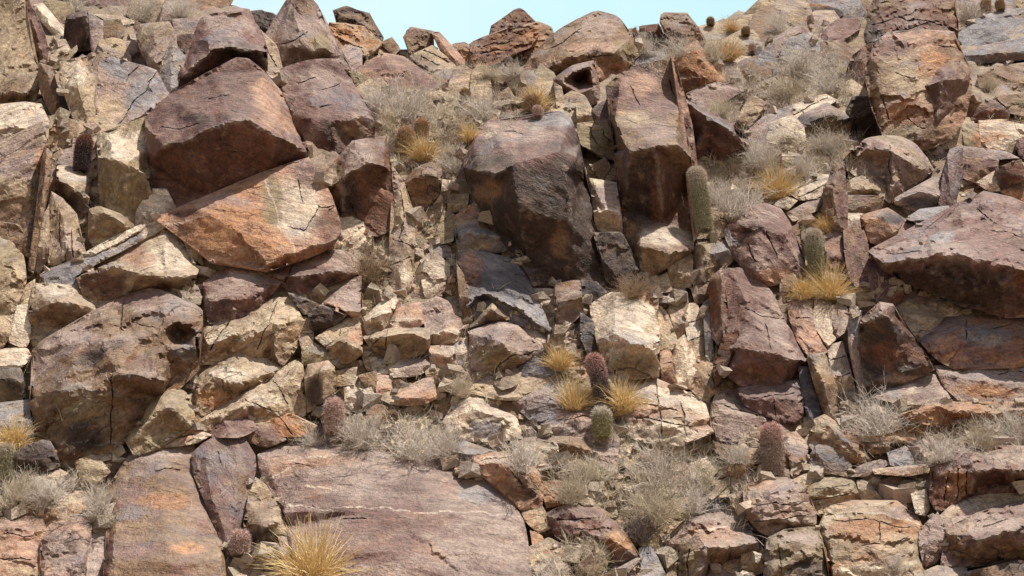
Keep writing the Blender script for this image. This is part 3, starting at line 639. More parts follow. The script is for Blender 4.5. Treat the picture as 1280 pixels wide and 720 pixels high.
rock("narrow standing purple slab behind the huge right boulder", 'PG', "1174,256 1180,210 1187,188 1204,183 1201,230 1190,264 1177,261", "1184,195,6 1188,245,6", k=.6, b=10, g=80, rough=.5)
rock("flat blue grey slab on the huge right boulder", 'G', "1134,273 1150,262 1185,258 1187,270 1167,286 1155,279", "1136,276,6 1155,275,8 1168,281,8 1185,270,4", k=1.3, b=30, rough=.4)
rock("pink flat rock under the blue grey slab", 'KP', "1128,279 1166,287 1142,301 1118,307", k=1.4, b=16, flat=True, rough=.5)
rock("orange faced rock left of the pink flat rock", 'OQ', "1075,271 1110,260 1133,276 1116,306 1108,311 1085,303", "1080,275,10 1105,272,22 1118,290,18", k=.9, b=6, sp="1115,272,18,S,8;1095,295,20,K", rough=.6)
rock("purple brown rock below the arch's limb", 'PB', "1054,291 1075,276 1085,306 1080,321 1086,353 1070,357 1058,337", k=.7, g=80)
rock("small purple rock at the huge right boulder's tip", 'PQ', "1078,322 1100,328 1108,343 1096,354 1086,355", k=.7, b=4)
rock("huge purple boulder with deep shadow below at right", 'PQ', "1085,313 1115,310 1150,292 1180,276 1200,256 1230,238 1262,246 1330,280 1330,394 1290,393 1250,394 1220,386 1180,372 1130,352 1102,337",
     "1090,318,14 1103,329,36 1155,322,66 1197,318,78 1235,326,84 1280,338,88 1330,342,88;1150,296,16 1172,290,30 1205,290,40 1240,284,34 1330,312,60;1205,290,40 1235,326,84;1230,242,6 1240,284,34;1236,350,60 1290,372,40", k=.9, b=10, g=15, cr="1110,318 1150,314;1235,290 1290,296;1220,260 1245,278", sp="1150,305,50,Q,10;1180,295,18,G,8;1220,362,90,D,34;1140,346,40,D,12;1290,350,40,R,20", rough=1.4)  # dark spots paint the shadow under the overhang into the colour
rock("flat purple slab at the right edge above the huge boulder", 'QP', "1204,183 1255,189 1272,197 1235,200 1204,196", k=1.3, b=12, flat=True, rough=.5)
rock("dark red cube shaped block at the right edge", 'RD', "1245,211 1276,200 1284,222 1250,239", k=.2, b=12, rough=.5)
rock("brown block under the flat purple slab", 'PB', "1204,198 1248,201 1245,213 1222,229 1204,222", k=.8, b=2)
rock("pale pink stone left of the dark red block", 'KW', "1222,228 1244,213 1250,238 1236,240", k=1., b=6)
rock("orange brown rock beyond the right edge block", 'OB', "1252,240 1286,222 1330,225 1330,270 1290,262", k=1.1, b=2)
rock("purple veined boulder right of the dry bush", 'PQ', "904,287 925,263 950,255 975,262 990,285 1005,325 1005,346 985,351 960,356 935,346 920,320", "915,285,10 945,280,26 975,290,26 995,325,12;945,280,26 945,335,16", k=.9, b=3, g=-45, cr="960,290 975,330;930,300 945,330", sp="950,270,28,Q,10;975,345,26,K,10")
rock("pinkish rock right of the leaning tall cactus", 'KP', "1030,306 1050,294 1057,336 1050,346 1036,331", k=.8)
rock("pale upper plate of the slate pile", 'WT', "981,238 1020,217 1036,217 1028,248 1000,249", k=1.2, b=4, g=40, cr="990,236 1025,225;1000,245 1030,232")
rock("lower grey plate of the slate pile", 'QT', "984,266 1010,252 1028,250 1021,263 992,277", k=1., b=5, rough=.5)
rock("small white flake left of the slate pile", 'W', "968,256 980,245 996,251 985,262", k=1., b=3, rough=.5)
rock("grey striated column block right of the tall column's foot", 'QV', "869,301 912,300 916,328 897,335 888,354 868,360", "872,305,8 890,318,18 910,312,10;890,318,18 876,352,8", k=.7, g=80, sp="905,315,14,G")
rock("leaning grey rock behind the striated column block", 'GV', "905,290 922,272 934,312 928,335 917,322", k=.6, b=2, g=75)
rock("tan ledge rock behind the striated column block", 'TB', "866,268 900,262 910,285 900,298 868,298", k=1.1)
rock("tall red striated blade at the right of the tan columns", 'RQ', "887,350 903,337 912,405 899,432 890,420", "892,350,6 902,345,14 903,410,8", k=.5, b=8, g=85, rough=.7)
rock("large purple slanting slab with dark lower face", 'PQ', "900,336 930,334 965,365 982,400 1009,445 1008,458 995,470 975,482 950,483 925,482 908,470 905,440 907,400", "906,438,16 930,436,38 960,440,44 995,450,36 1008,452,20;915,340,6 935,380,22 960,440,44", k=1.0, b=10, g=-38, cr="925,385 950,395 975,400;955,400 965,435", sp="930,360,25,P,30;965,400,36,Q,30;950,465,50,R,16", rough=.7)
rock("dark red blade under the slanting purple slab", 'RD', "892,456 905,419 922,411 924,425 906,453 896,486", k=.3, b=12, rough=.5)
rock("purple grey ledge below the slanting slab's dark face", 'PQ', "922,486 965,485 1000,474 1004,520 990,532 960,522 930,506", "930,495,6 965,498,14 1000,500,10", k=.9, cr="965,488 970,520;940,498 998,492")
rock("dark grey smooth slab right of the purple grey ledge", 'S', "998,459 1012,459 1032,520 1012,530 1004,500", k=.8, flat=True, rough=.5)
rock("brown column beside the dark grey smooth slab", 'BT', "1011,446 1031,440 1046,485 1044,527 1030,521 1014,462", "1016,450,8 1030,480,12 1038,515,6", k=.6, b=6, g=75)
rock("pale pink strip of rock right of the slanting slab", 'KQ', "984,379 1007,374 1015,388 1021,417 1033,440 1010,445 992,417", k=1.2, b=3, flat=True, cr="990,400 1018,398", g=-50)
rock("broken tan column below the right golden tuft", 'WT', "1015,388 1035,383 1046,422 1033,431 1021,410", k=.9, g=70)
rock("short pale column left of the dark triangular rock", 'TQ', "1035,384 1058,380 1061,410 1048,421", k=.8, g=75)
rock("pale stepped column beside the dark triangular rock", 'WT', "1034,434 1053,428 1071,490 1061,502 1046,492", k=.8, g=70, cr="1040,450 1058,446;1046,470 1065,466")
rock("dark triangular rock with lit bottom ledge", 'DR', "1076,399 1100,379 1117,381 1121,397 1146,427 1168,462 1130,478 1085,494 1076,440", "1078,402,24 1098,391,34 1117,402,30;1084,480,6 1125,466,8 1160,456,6", k=.4, b=10, g=-30, sp="1105,384,16,Q,6;1130,474,40,Q,6;1110,440,20,R", rough=.6)
rock("thin grey side slab of the dark triangular rock", 'QG', "1061,399 1076,390 1078,440 1086,494 1075,493 1061,436", k=.5, b=12, rough=.5, g=85, flat=True)
rock("tan rock above the dark triangular rock's shoulder", 'TV', "1120,388 1138,374 1160,384 1180,396 1166,411 1148,427 1130,406", k=1.1)
rock("orange and purple sheet rock at the right", 'PO', "1148,427 1180,397 1210,393 1330,403 1330,446 1265,461 1220,452 1195,463 1172,452 1160,440", "1160,432,8 1200,412,18 1260,420,20 1330,425,18", k=1.2, g=10, cr="1210,400 1205,430;1230,412 1270,405", sp="1230,420,40,G,14;1180,420,26,K,14", rough=.7)
rock("lower pink purple sheet rock at the right", 'QK', "1168,458 1196,464 1220,454 1265,462 1330,448 1330,502 1240,500 1200,502 1180,482", "1180,470,8 1220,476,14 1270,480,12 1330,475,14", k=1.3, g=5, cr="1245,470 1265,462 1290,468", sp="1230,490,40,O,10", rough=.7)
rock("grey and cream slab under the dark triangular rock", 'QW', "1088,496 1130,479 1168,465 1190,496 1172,506 1130,506", k=1.4, flat=True, sp="1140,487,12,W;1115,492,12,G", rough=.6)
rock("long orange ledge above the right hand bushes", 'OT', "1118,522 1165,506 1215,503 1245,510 1330,503 1330,522 1240,527 1200,522 1170,532", "1130,518,6 1170,511,12 1240,514,12 1330,510,12", k=.8, b=5, g=5)
# pale boulder and the tan columns
rock("large cream boulder beside the tall two headed cactus", 'WT', "737,382 767,365 795,372 817,385 823,410 824,470 790,474 760,466 748,435 742,405", "745,425,14 768,417,34 795,430,42 823,428,30;750,436,12 785,435,34 823,442,24", k=.9, b=8, g=-20, sp="775,395,36,W,24;790,455,40,V,16", rough=.6)
rock("dark hollow slab left of the large cream boulder", 'SD', "726,393 742,402 748,437 735,443 727,425", k=.3)
rock("grey brown block under the huge dark boulder", 'BQ', "694,357 725,351 728,392 703,411 697,400", "696,378,10 727,372,12", k=.6, b=4, sp="710,366,16,Q,8")
rock("dark grey rock above the golden hanging tuft", 'SG', "652,441 683,434 701,461 690,473 650,471", k=.8, flat=True)
rock("first tan column right of the large cream boulder", 'TW', "820,384 832,389 846,425 838,438 824,436", k=.7, g=80, rough=.7)
rock("leaning grey tan column behind the cream boulder", 'TQ', "835,380 848,380 861,405 858,420 847,428", k=.7, g=75, rough=.7)
rock("blocky tan column stacked in three pieces", 'WT', "857,383 871,379 879,405 879,450 865,449 858,420", k=.7, g=75, cr="859,402 878,398;862,425 879,422", rough=.7)
rock("pink based narrow column below the first tan column", 'TK', "824,440 838,437 844,482 829,487", k=.7, g=85, sp="832,478,10,R", cr="826,455 840,452", rough=.7)
rock("bright cream column below the leaning column", 'W', "840,433 855,420 865,436 876,466 862,486 844,481", "845,440,6 854,428,10 860,470,8", k=.8, b=4, g=75, rough=.7)
rock("thin tan blade reaching the foot of the columns", 'TK', "866,450 880,458 895,488 884,504 862,486", k=.7, g=-60)
rock("grey narrow column left of the red striated blade", 'GV', "879,381 888,374 892,445 883,453", k=.6, g=88)
rock("striped brown rock above the grey narrow column", 'BQ', "864,360 887,352 887,378 870,379", k=.6, g=85)
rock("cream rubble ledge under the large cream boulder", 'WK', "770,478 820,473 850,490 880,506 890,540 850,556 800,552 770,535 765,500", "775,495,8 815,492,18 855,508,18 885,525,6;780,520,12 840,530,18", k=1.2, g=5, cr="780,500 845,512;790,520 870,535;820,480 828,545;850,495 858,550", rough=1.3)
rock("purple tan rubble rock at the foot of the red blade", 'QT', "893,492 925,486 935,510 958,524 950,548 900,552 890,525", k=1.1, cr="900,505 945,520")
rock("dark banded slab beneath the two headed cactus", 'QS', "668,530 705,512 745,508 768,525 776,560 765,590 740,560 700,548", "680,530,8 720,522,14 760,535,10", k=1.2, g=10, sp="720,520,30,K,6", cr="690,525 745,520")
rock("grey brown rounded boulder behind the lower bushes", 'BQ', "630,566 650,548 700,543 745,547 765,562 773,592 760,597 720,577 680,573", "640,560,6 700,553,16 750,566,12 766,585,6", k=1., g=-25)
# foot of the cliff
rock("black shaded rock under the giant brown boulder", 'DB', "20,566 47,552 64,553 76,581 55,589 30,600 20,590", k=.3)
rock("tan angular block at the giant boulder's foot", 'TV', "94,577 117,568 138,590 127,602 103,604", k=.8, b=3)
rock("flat grey tan stone left of the angular block", 'TQ', "48,593 70,585 84,592 74,605 52,605", k=1., b=2)
rock("small square tan stone near the giant boulder's foot", 'T', "120,566 138,560 138,573 125,577", k=.9, b=4)
rock("little olive stone right of the small square stone", 'V', "140,560 151,552 157,565 143,574", k=.8, b=3)
rock("pale orange rock in the bottom left corner", 'KT', "-60,652 25,644 52,648 57,660 47,682 49,760 -60,760", "-60,670,12 20,662,18 45,666,8;-60,705,16 20,700,18 44,705,8", k=1.1, g=-5, cr="0,668 45,672;-20,695 45,700", rough=1.1)
rock("pale grey and orange rock right of the bottom left corner", 'QK', "52,672 70,651 100,645 116,656 112,700 108,760 52,760", "60,675,10 90,665,20 110,672,8;56,712,16 105,704,16", k=1.1, g=10, sp="90,660,24,K,10;80,690,26,Q", rough=1.)
rock("tan flat rock beneath the bottom left bushes", 'TO', "62,612 100,614 114,636 76,649 58,640", k=1.3, flat=True)
rock("rubbly ground rock between the bottom left slabs", 'QT', "110,660 130,650 138,690 134,760 108,760", k=1., cr="112,680 136,675")
rock("orange and purple slab at the bottom left", 'BP', "165,561 200,554 241,553 247,570 242,590 255,630 275,670 281,700 284,760 128,760 130,700 139,650 137,610 150,585",
     "150,600,10 200,590,20 240,600,12;145,650,16 200,640,24 255,650,14;140,700,22 210,700,28 275,700,16", k=1.4, b=6, g=-3, cr="195,590 222,586", sp="205,625,34,O,12;190,565,45,Q,10;240,685,30,O,8;165,610,24,P,14;170,690,36,P,14", rough=.55)
rock("purple brown tapering slab beside the orange slab", 'PB', "241,567,12 262,550,14 290,541,14 305,547,12 318,570,8 319,590,6 308,612,6 304,655,6 293,682,6 284,693,6 267,650,14 250,612,14 240,585,12", "256,572,20 296,566,20;296,566,20 300,600,18 290,660,14;256,572,20 262,615,20 285,675,14", k=1.2, b=10, g=-50, cr="272,565 276,578", sp="300,600,12,B,40;270,580,30,Q,14", rough=.6)
rock("pale topped rubble strip above the orange slab", 'WO', "165,555 200,542 235,537 262,544 246,554 178,561", k=1., b=4, cr="180,552 240,545;205,545 210,555", rough=1.4)
rock("brown low rock above the tapering slab", 'BP', "264,545 300,531 345,531 357,549 330,560 306,548", k=1.)
rock("tan stone with shaded base between the two bottom slabs", 'TB', "320,598 333,606 346,630 360,660 364,682 345,684 320,684 306,662 310,622", "308,655,12 325,656,26 346,652,24 358,664,8", k=.9, b=8, rough=.6, sp="335,672,30,D,12")
rock("vast purple slab with a white vein at the bottom", 'QP', "322,568 352,556 412,550 445,552 480,562 515,572 540,573 560,585 575,598 617,601 640,628 655,650 662,690 668,760 372,760 362,692 358,660 350,625 335,605 325,592",
     "335,585,12 400,572,22 500,588,22 560,602,12;355,640,20 450,640,30 560,640,30 650,660,12;370,700,26 480,690,32 600,690,22", k=1.5, b=10, g=-4, vn="350,625 372,633 390,635 420,636 480,634 496,640 545,640 555,638 600,642 662,645;360,575 420,568 450,564;336,600 350,588 366,582;382,606 420,615",
     cr="370,580 392,584;432,650 455,647", sp="400,575,60,K,12;480,590,70,Q,16;500,650,90,P,20;350,580,26,K,16;600,620,34,G,14;450,690,70,P,20;600,690,40,Q,20", rough=.55)
rock("pale grey ledge along the vast slab's lower right", 'QW', "470,760 478,722 515,706 555,692 592,679 640,671 664,692 668,760", "490,735,8 560,710,14 640,692,12", k=1.4, b=14, g=-12, cr="500,715 560,705 650,700;540,725 640,712", rough=.8)
rock("grey tilted stone above the vast slab", 'GB', "554,562 580,551 618,565 593,578 557,571", "560,564,8 590,568,12 610,566,4", k=1., b=6, rough=.5)
rock("orange rounded boulder at the vast slab's right end", 'OK', "592,572 620,565 650,571 672,589 678,620 676,633 650,637 637,622 612,602 596,588", "600,580,8 630,580,20 660,600,20 672,622,8", k=.9, b=14, g=-15, cr="595,578 640,572;640,590 655,610", sp="650,610,24,B,20;615,574,20,W,5", rough=.8)
rock("little orange stone on the vast slab's upper edge", 'OW', "569,586 580,581 598,594 583,599", k=1., b=16)
rock("red orange rounded stone right of the orange boulder", 'OR', "677,606 702,597 716,602 728,625 716,629 682,620", k=.8, b=6)
rock("small split stone under the red orange stone", 'OT', "680,621 700,618 708,629 684,634", k=.8, b=6)
rock("tan wedge stone below the orange boulder", 'TO', "650,638 677,632 691,660 673,666 656,651", k=.9, b=10)
rock("orange brown stone beside the vast slab's right edge", 'OB', "664,664 678,671 688,690 678,706 668,699", k=.7, b=8)
rock("purple boulder with fine ridges at the bottom centre", 'PB', "680,643 710,628 750,633 770,652 790,680 800,697 770,706 745,692 735,677 700,679 688,660", "684,648,8 712,640,24 750,650,28 775,680,22 796,696,6;700,672,8 735,668,24", k=1., b=8, g=-15, cr="700,650 750,648;720,660 765,662", sp="770,680,26,O,14")
rock("grey bottom stone right of the ridged purple boulder", 'GV', "800,687 815,684 832,720 836,760 808,760", k=.8)
rock("cracked block with a white vein at the bottom right of centre", 'QK', "832,674 860,646 900,640 930,650 949,670 951,695 915,703 885,709 877,760 840,760 830,700", "838,680,12 866,652,24 884,684,42 915,684,40 948,675,24;884,684,42 872,735,12", k=1., b=8, g=8, vn="870,664 900,660 945,662", cr="912,690 914,702;848,690 850,740;860,680 862,745", sp="905,665,40,K,16;855,710,24,V,40;905,697,36,B,6", rough=1.5)
rock("small grey stone on top of the white veined block", 'GQ', "871,629 902,625 906,640 884,644", k=.9, b=4)
rock("tan faceted stone left of the pink cactus", 'TO', "911,591 925,555 946,560 954,577 921,598", "918,585,8 932,566,14 950,575,6", k=.8, b=6)
rock("thin slate leaning below the tan faceted stone", 'VT', "884,620 911,594 916,601 891,624", k=1., b=8, rough=.4)
rock("second thin slate lower down the slope", 'TO', "864,637 884,621 890,627 869,642", k=1., b=8, rough=.4)
rock("rounded banded rock right of the white veined block", 'QB', "929,612 958,598 990,600 1005,612 1022,648 1021,658 985,661 965,669 945,661 933,640", "936,630,12 965,618,28 995,622,26 1015,645,12;950,650,16 1010,648,18", k=.9, b=10, g=15, rough=1.7, cr="935,632 1010,628;945,652 1018,645;970,640 1012,640", sp="960,608,24,K,8")
rock("dark cleft rock below the rounded banded rock", 'VQ', "955,700 962,673 985,662 1022,661 1032,690 1048,760 958,760", "962,690,12 990,676,24 1022,680,16;965,720,16 1030,715,16", k=.8, b=8, g=5, rough=1.7, sp="1000,672,24,Q,8;1010,710,26,D,16", cr="975,690 980,750")
rock("tan stone left of the olive wrinkled boulder", 'T', "992,601 1010,592 1028,594 1016,611 1007,614", k=.9, b=4)
rock("olive wrinkled boulder above the big tan boulder", 'VT', "1009,618 1015,602 1045,594 1068,600 1076,623 1050,632 1025,643 1017,636", "1014,620,8 1035,608,18 1065,612,14", k=1., b=6, g=5, cr="1018,612 1060,608;1020,624 1070,618", rough=1.2)
rock("big tan boulder with white banding at the bottom right", 'TO', "1023,656 1032,638 1070,626 1120,627 1143,645 1154,657 1157,710 1150,760 1046,760 1035,697", "1030,660,12 1070,642,28 1115,642,28 1150,660,12;1040,700,26 1090,690,34 1145,695,20", k=1.1, b=14, g=4, vn="1027,648 1060,640 1100,641 1130,648 1152,656;1060,700 1090,705 1140,690", cr="1035,652 1090,648 1140,662;1078,682 1098,680;1120,678 1135,674;1098,650 1100,675", sp="1060,660,34,O,14;1130,640,26,Q,8;1050,690,18,V,12;1100,715,50,W,12", rough=1.6)
rock("small tan stone right of the olive wrinkled boulder", 'TV', "1070,602 1080,600 1096,615 1103,624 1077,625", k=.9, b=2)
rock("pale pink rounded stone right of the pink cactus", 'KW', "979,543 995,540 1011,557 1006,575 992,578 982,568", k=.9, b=5, rough=.4, flat=True)
rock("tan orange boulder above the dark lumpy rock", 'TO', "1014,546 1018,525 1031,520 1060,540 1080,560 1094,575 1090,581 1068,581 1040,566 1013,562", "1018,540,8 1035,532,16 1070,560,18 1088,574,8", k=.9, b=6, g=-40)
rock("dark lumpy rock under the tan orange boulder", 'BD', "1010,575 1022,555 1045,553 1066,581 1056,594 1022,591", k=.7, b=6)
rock("flat tan slab above the right hand slates", 'TO', "1060,541 1140,540 1146,555 1110,551 1076,553", k=1., b=5)
rock("short brown slab under the flat tan slab", 'BO', "1075,554 1110,552 1111,565 1090,568", k=.5, b=6)
rock("left curled slate of the lower right ledge", 'TQ', "1054,595 1080,580 1100,574 1113,579 1083,595", k=1., b=10, rough=.5)
rock("long thin slate bridging a dark gap", 'TK', "1092,586 1142,585 1168,579 1163,590 1132,595 1095,592", k=.9, b=14, rough=.4)
rock("grey rounded stone behind the long thin slate", 'GQ', "1110,566 1132,559 1151,577 1135,584 1113,581", k=1., b=6)
rock("shadowed brown stone beneath the long thin slate", 'BD', "1094,603 1115,596 1136,600 1126,611", k=.6)
rock("pale pointed stone beside the dark right boulder", 'W', "1139,618 1157,612 1162,635 1157,645 1145,641", k=.6, b=5, rough=.4)
rock("dark creased boulder at the lower right edge", 'RQ', "1165,580 1210,562 1262,558 1330,560 1330,609 1255,603 1215,621 1185,636 1172,641 1162,622 1165,596", "1176,592,14 1208,570,26 1222,592,44 1245,586,46 1330,588,44;1222,592,44 1212,618,16", k=.8, b=12, g=40, cr="1190,585 1180,625;1200,580 1195,625;1210,590 1205,615", sp="1270,572,60,Q,10;1195,605,24,O,26", rough=1.)
rock("flat tan slab lying on the bottom right boulder", 'QT', "1172,646 1197,626 1252,600 1284,617 1277,628 1223,643 1196,656 1183,663", k=1.3, b=18, flat=True, g=20, rough=.6)
rock("purple brown boulder in the bottom right corner", 'PB', "1182,662 1215,642 1275,628 1330,626 1330,695 1250,701 1215,710 1174,706 1180,682", "1184,666,16 1208,664,32 1222,675,44 1260,665,46 1330,652,46", k=.9, b=12, g=18, cr="1225,660 1260,650", sp="1240,655,40,Q,14;1240,690,50,B,14", rough=1.4)
rock("grey purple stone left of the bottom right boulder", 'QP', "1150,663 1172,642 1181,661 1179,681 1171,701 1156,708 1150,686", k=.8, b=8)
rock("tan stone on the bottom edge near the right corner", 'TQ', "1142,720 1172,708 1208,713 1212,760 1138,760", k=1.1, b=6)
rock("dark rock under the bottom right boulder", 'DB', "1210,716 1260,704 1330,700 1330,760 1214,760", k=.5)
rock("sloping olive slab left of the white veined block", 'VT', "786,650 826,626 868,622 872,642 858,646 830,672 824,700 800,680", k=1.2)
rock("low tan rise on the skyline under the tiny cactus", 'TB', "862,44 876,33 896,28 920,24 944,18 948,50 905,60 866,58", k=1.6, b=2, flat=True)
rock("narrow grey spike standing atop the sharp purple pinnacle", 'QV', "365,-16 386,-8 389,20 376,32 367,24", "368,4,4 380,6,8 386,18,4", k=.5, b=26, g=80, rough=1.2)
rock("black recess stone in the hollow beneath the pale two step block", 'D', "742,292 778,292 787,315 802,346 782,358 760,366 752,320", k=.1, b=-14)  # dark rock added to stand for the shade of an empty hollow
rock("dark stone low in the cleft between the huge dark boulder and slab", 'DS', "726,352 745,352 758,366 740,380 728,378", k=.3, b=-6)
# ------------------------------------------------------------------ hillside and ground
def sky_y(x):
    return np.interp(x, [-3000, -400, 100, 280, 330, 400, 440, 500, 560, 600, 700, 800, 880, 930, 970, 1100, 1700, 4300], [-150, -120, -40, 0, 26, 36, 54, 64, 66, 62, 46, 36, 31, 14, -8, -70, -140, -160])
def build_hill():
    xs = np.concatenate([[-6000, -3500, -2000, -1200, -700], np.arange(-400, 1690, 7), [1900, 2400, 3300, 5000, 7500]])
    ny = 130
    rows = []
    for j in range(ny):
        t = j/(ny-1)
        ytop = sky_y(xs); yy = ytop + (t**1.15)*(905-ytop)
        D = terr(xs, yy)+.14
        rows.append((xs, yy, D))
    pts = []
    # behind the crest the ground falls away
    for back, drop in ((400, 260), (60, 60), (18, 24), (5, 6)):
        x0, y0, d0 = rows[0]; pts.append(unproject(x0, y0+drop*0, d0)+np.array([0, back, -back*.25]))
    for x0, y0, d0 in rows: pts.append(unproject(x0, y0, d0))
    last = pts[-1].copy(); last[:, 2] = -.05; last[:, 1] -= .9; pts.append(last)
    V = np.array(pts); R_, C_ = V.shape[:2]; V = V.reshape(-1, 3)
    n = fbm(V/1.3, 4, 3); fc, fe = facets(V*np.array([1.8, 1.2, 2.2]), 4); fine = fbm(V*4, 3, 8)
    core = np.ones(len(V)); core[:C_*4] = 0; core[-C_:] = 0
    d = (.16*n+.13*fc+.05*fine)*core
    V += np.array([0, -.8, .5])*d[:, None]
    F = []
    for i in range(R_-1):
        for j in range(C_-1):
            a = i*C_+j; F.append([a, a+C_, a+C_+1, a+1])
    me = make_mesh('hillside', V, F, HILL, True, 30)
    n2 = fbm(V*1.1, 4, 12)[:, None]
    tint = np.array((.34, .27, .18))*(1-np.clip(n2*2+.4, 0, 1))+np.array((.25, .17, .12))*np.clip(n2*2+.4, 0, 1)
    set_attrs(me, tint, V.copy())
    o = bpy.data.objects.new('hillside', me); COL.objects.link(o); o['kind'] = 'structure'; o['label'] = 'rubbly brown desert hillside behind all the rocks'
    off = sum(len(v) for v in ALL_V); ALL_V.append(V); ALL_F.extend([[k+off for k in f] for f in F])
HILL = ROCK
build_hill()
def build_floor():
    V = []; F = []
    gx = np.concatenate([[-900, -200, -60], np.arange(-30, 31, 1.5), [60, 200, 900]]); gy = np.concatenate([[-900, -200, -60], np.arange(-30, 16, 1.5), [60, 900]])
    X, Y = np.meshgrid(gx, gy); V = np.stack([X.ravel(), Y.ravel(), np.zeros(X.size)], 1)
    V[:, 2] = -.02+.10*fbm(V/3, 3, 31)*(np.abs(V[:, 0]) < 40)
    C_ = len(gx)
    for i in range(len(gy)-1):
        for j in range(C_-1):
            a = i*C_+j; F.append([a, a+1, a+C_+1, a+C_])
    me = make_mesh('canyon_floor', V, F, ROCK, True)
    set_attrs(me, np.tile(np.array((.42, .34, .24)), (len(V), 1)), V.copy())
    o = bpy.data.objects.new('canyon_floor', me); COL.objects.link(o); o['kind'] = 'structure'
build_floor()

# ------------------------------------------------------------------ lesser rocks in the places the named ones leave open
COLW = dict(P='purple brown', Q='mauve grey', T='tan', W='pale', O='orange', K='pinkish', R='reddish', D='dark', B='brown', V='olive', G='grey')
def auto_label(px, py, w, h, c):
    area = w*h
    sz = 'tiny' if area < 260 else 'small' if area < 700 else 'medium' if area < 1700 else 'sizeable'
    shp = 'upright' if h > 1.35*w else 'flat' if w > 1.5*h else 'angular'
    cands = sorted(LAND, key=lambda L: max(0, abs(px-L[0])-L[2]/2)+max(0, abs(py-L[1])-L[3]/2))[:7]
    for L in cands:
        dx, dy = (px-L[0])/(L[2]/2+1), (py-L[1])/(L[3]/2+1)
        if abs(dx) > abs(dy): rel = 'just left of' if dx < 0 else 'just right of'
        else: rel = 'just above' if dy < 0 else 'just below'
        lab = L[4]
        for txt in (f"{sz} {COLW[c]} stone {rel} the {lab}", f"{sz} {shp} {COLW[c]} stone {rel} the {lab}"):
            if len(txt.split()) <= 16 and txt not in USED: return txt
    return None
def fill_rocks(nmax):
    rnd = random.Random(5)
    pts = []
    tries = 0
    def want(x, y):
        # typical stone size in pixels
        if y < 130: return 24
        if 460 < x < 640: return 21
        if 760 < x < 1060 and y > 350: return 20
        return 33
    while len(pts) < nmax and tries < 60000:
        tries += 1
        x = rnd.uniform(-70, 1350); y = rnd.uniform(-10, 735)
        if y < sky_y(x)+10: continue
        if COVER[int(y)+20, int(x)+100]: continue
        x0, x1, y0, y1 = int(x)+94, int(x)+107, int(y)+14, int(y)+27
        if COVER[max(0, y0):y1, max(0, x0):x1].mean() > .62: continue
        veg = any(abs(x-bx)/(br*1.0) < 1 and abs(y-by)/(br*.8) < 1 for bx, by, br in VEG)
        if veg and rnd.random() < .8: continue
        r = want(x, y)*(1.25 if veg else 1)
        if any(abs(x-a)*1.1 < (r+c)*.5 and abs(y-b)*1.1 < (r+c)*.5 for a, b, c in pts): continue
        pts.append((x, y, r))
    made = 0
    P = [(a, b) for a, b, c in pts]
    for i, (x, y, r) in enumerate(pts):
        # clip a square by the bisectors to its neighbours
        ang0 = rnd.uniform(0, 6.28); n = rnd.choice([6, 7, 8])
        ex = rnd.uniform(.75, 1.25); 
        if 780 < x < 1060 and 350 < y < 520: ex = .6
        poly = [[x+math.cos(ang0+6.283*q/n)*r*.95*ex*rnd.uniform(.8, 1.15), y+math.sin(ang0+6.283*q/n)*r*.95/ex*rnd.uniform(.8, 1.15)] for q in range(n)]
        for j, (a, b_) in enumerate(P):
            if j == i or abs(a-x) > 70 or abs(b_-y) > 70: continue
            mx, my = (x+a)/2, (y+b_)/2; dx, dy = a-x, b_-y
            out = []
            for q in range(len(poly)):
                p0, p1 = poly[q], poly[(q+1) % len(poly)]
                s0 = (p0[0]-mx)*dx+(p0[1]-my)*dy; s1 = (p1[0]-mx)*dx+(p1[1]-my)*dy
                if s0 <= 0: out.append(p0)
                if (s0 < 0 < s1) or (s1 < 0 < s0):
                    t = s0/(s0-s1); out.append([p0[0]+(p1[0]-p0[0])*t, p0[1]+(p1[1]-p0[1])*t])
            poly = out
            if len(poly) < 3: break
        if len(poly) < 3: continue
        poly = [[x+(p[0]-x)*1.08, y+(p[1]-y)*1.08] for p in poly]
        cov = 0
        for q in range(60):
            t1, t2 = rnd.random(), rnd.random(); pa = poly[q % len(poly)]; pb = poly[(q+1) % len(poly)]
            sx_ = x+(pa[0]-x)*t1*.95+(pb[0]-pa[0])*t2*t1; sy_ = y+(pa[1]-y)*t1*.95+(pb[1]-pa[1])*t2*t1
            cov += COVER[min(759, max(0, int(sy_)+20)), min(1479, max(0, int(sx_)+100))]
        if cov > 36: continue
        w = max(p[0] for p in poly)-min(p[0] for p in poly); h = max(p[1] for p in poly)-min(p[1] for p in poly)
        if w*h < 90: continue
        if min(p[1] for p in poly) < sky_y(x)-4: continue
        if x < 130: cs = 'TTWVBQ'
        elif x < 470: cs = 'TTBVQW'
        elif x < 640: cs = 'TWQVTB' if y > 150 else 'QTB'
        elif y < 150: cs = 'QBTGV'
        elif x < 880: cs = 'TWTKVQ'
        elif x < 1060: cs = 'WTKQTB'
        else: cs = 'QBKTOP'
        c = rnd.choice(cs); c2 = rnd.choice(cs)
        lab = auto_label(x, y, w, h, c)
        if not lab: continue
        rock(lab, c+c2, ' '.join(f"{p[0]:.1f},{p[1]:.1f}" for p in poly), k=rnd.choice([.7, .9, 1.2, 1.5]) if y > 150 else rnd.choice([1.2, 1.8]),
             b=rnd.uniform(-13, -2) if y > 140 else rnd.uniform(-4, 3), step=2.6, auto=True, rough=.8, g=rnd.uniform(-50, 50) if ex > .65 else 80, name='stone' if w*h < 1100 else 'rock')
        made += 1
    print('auto rocks', made)

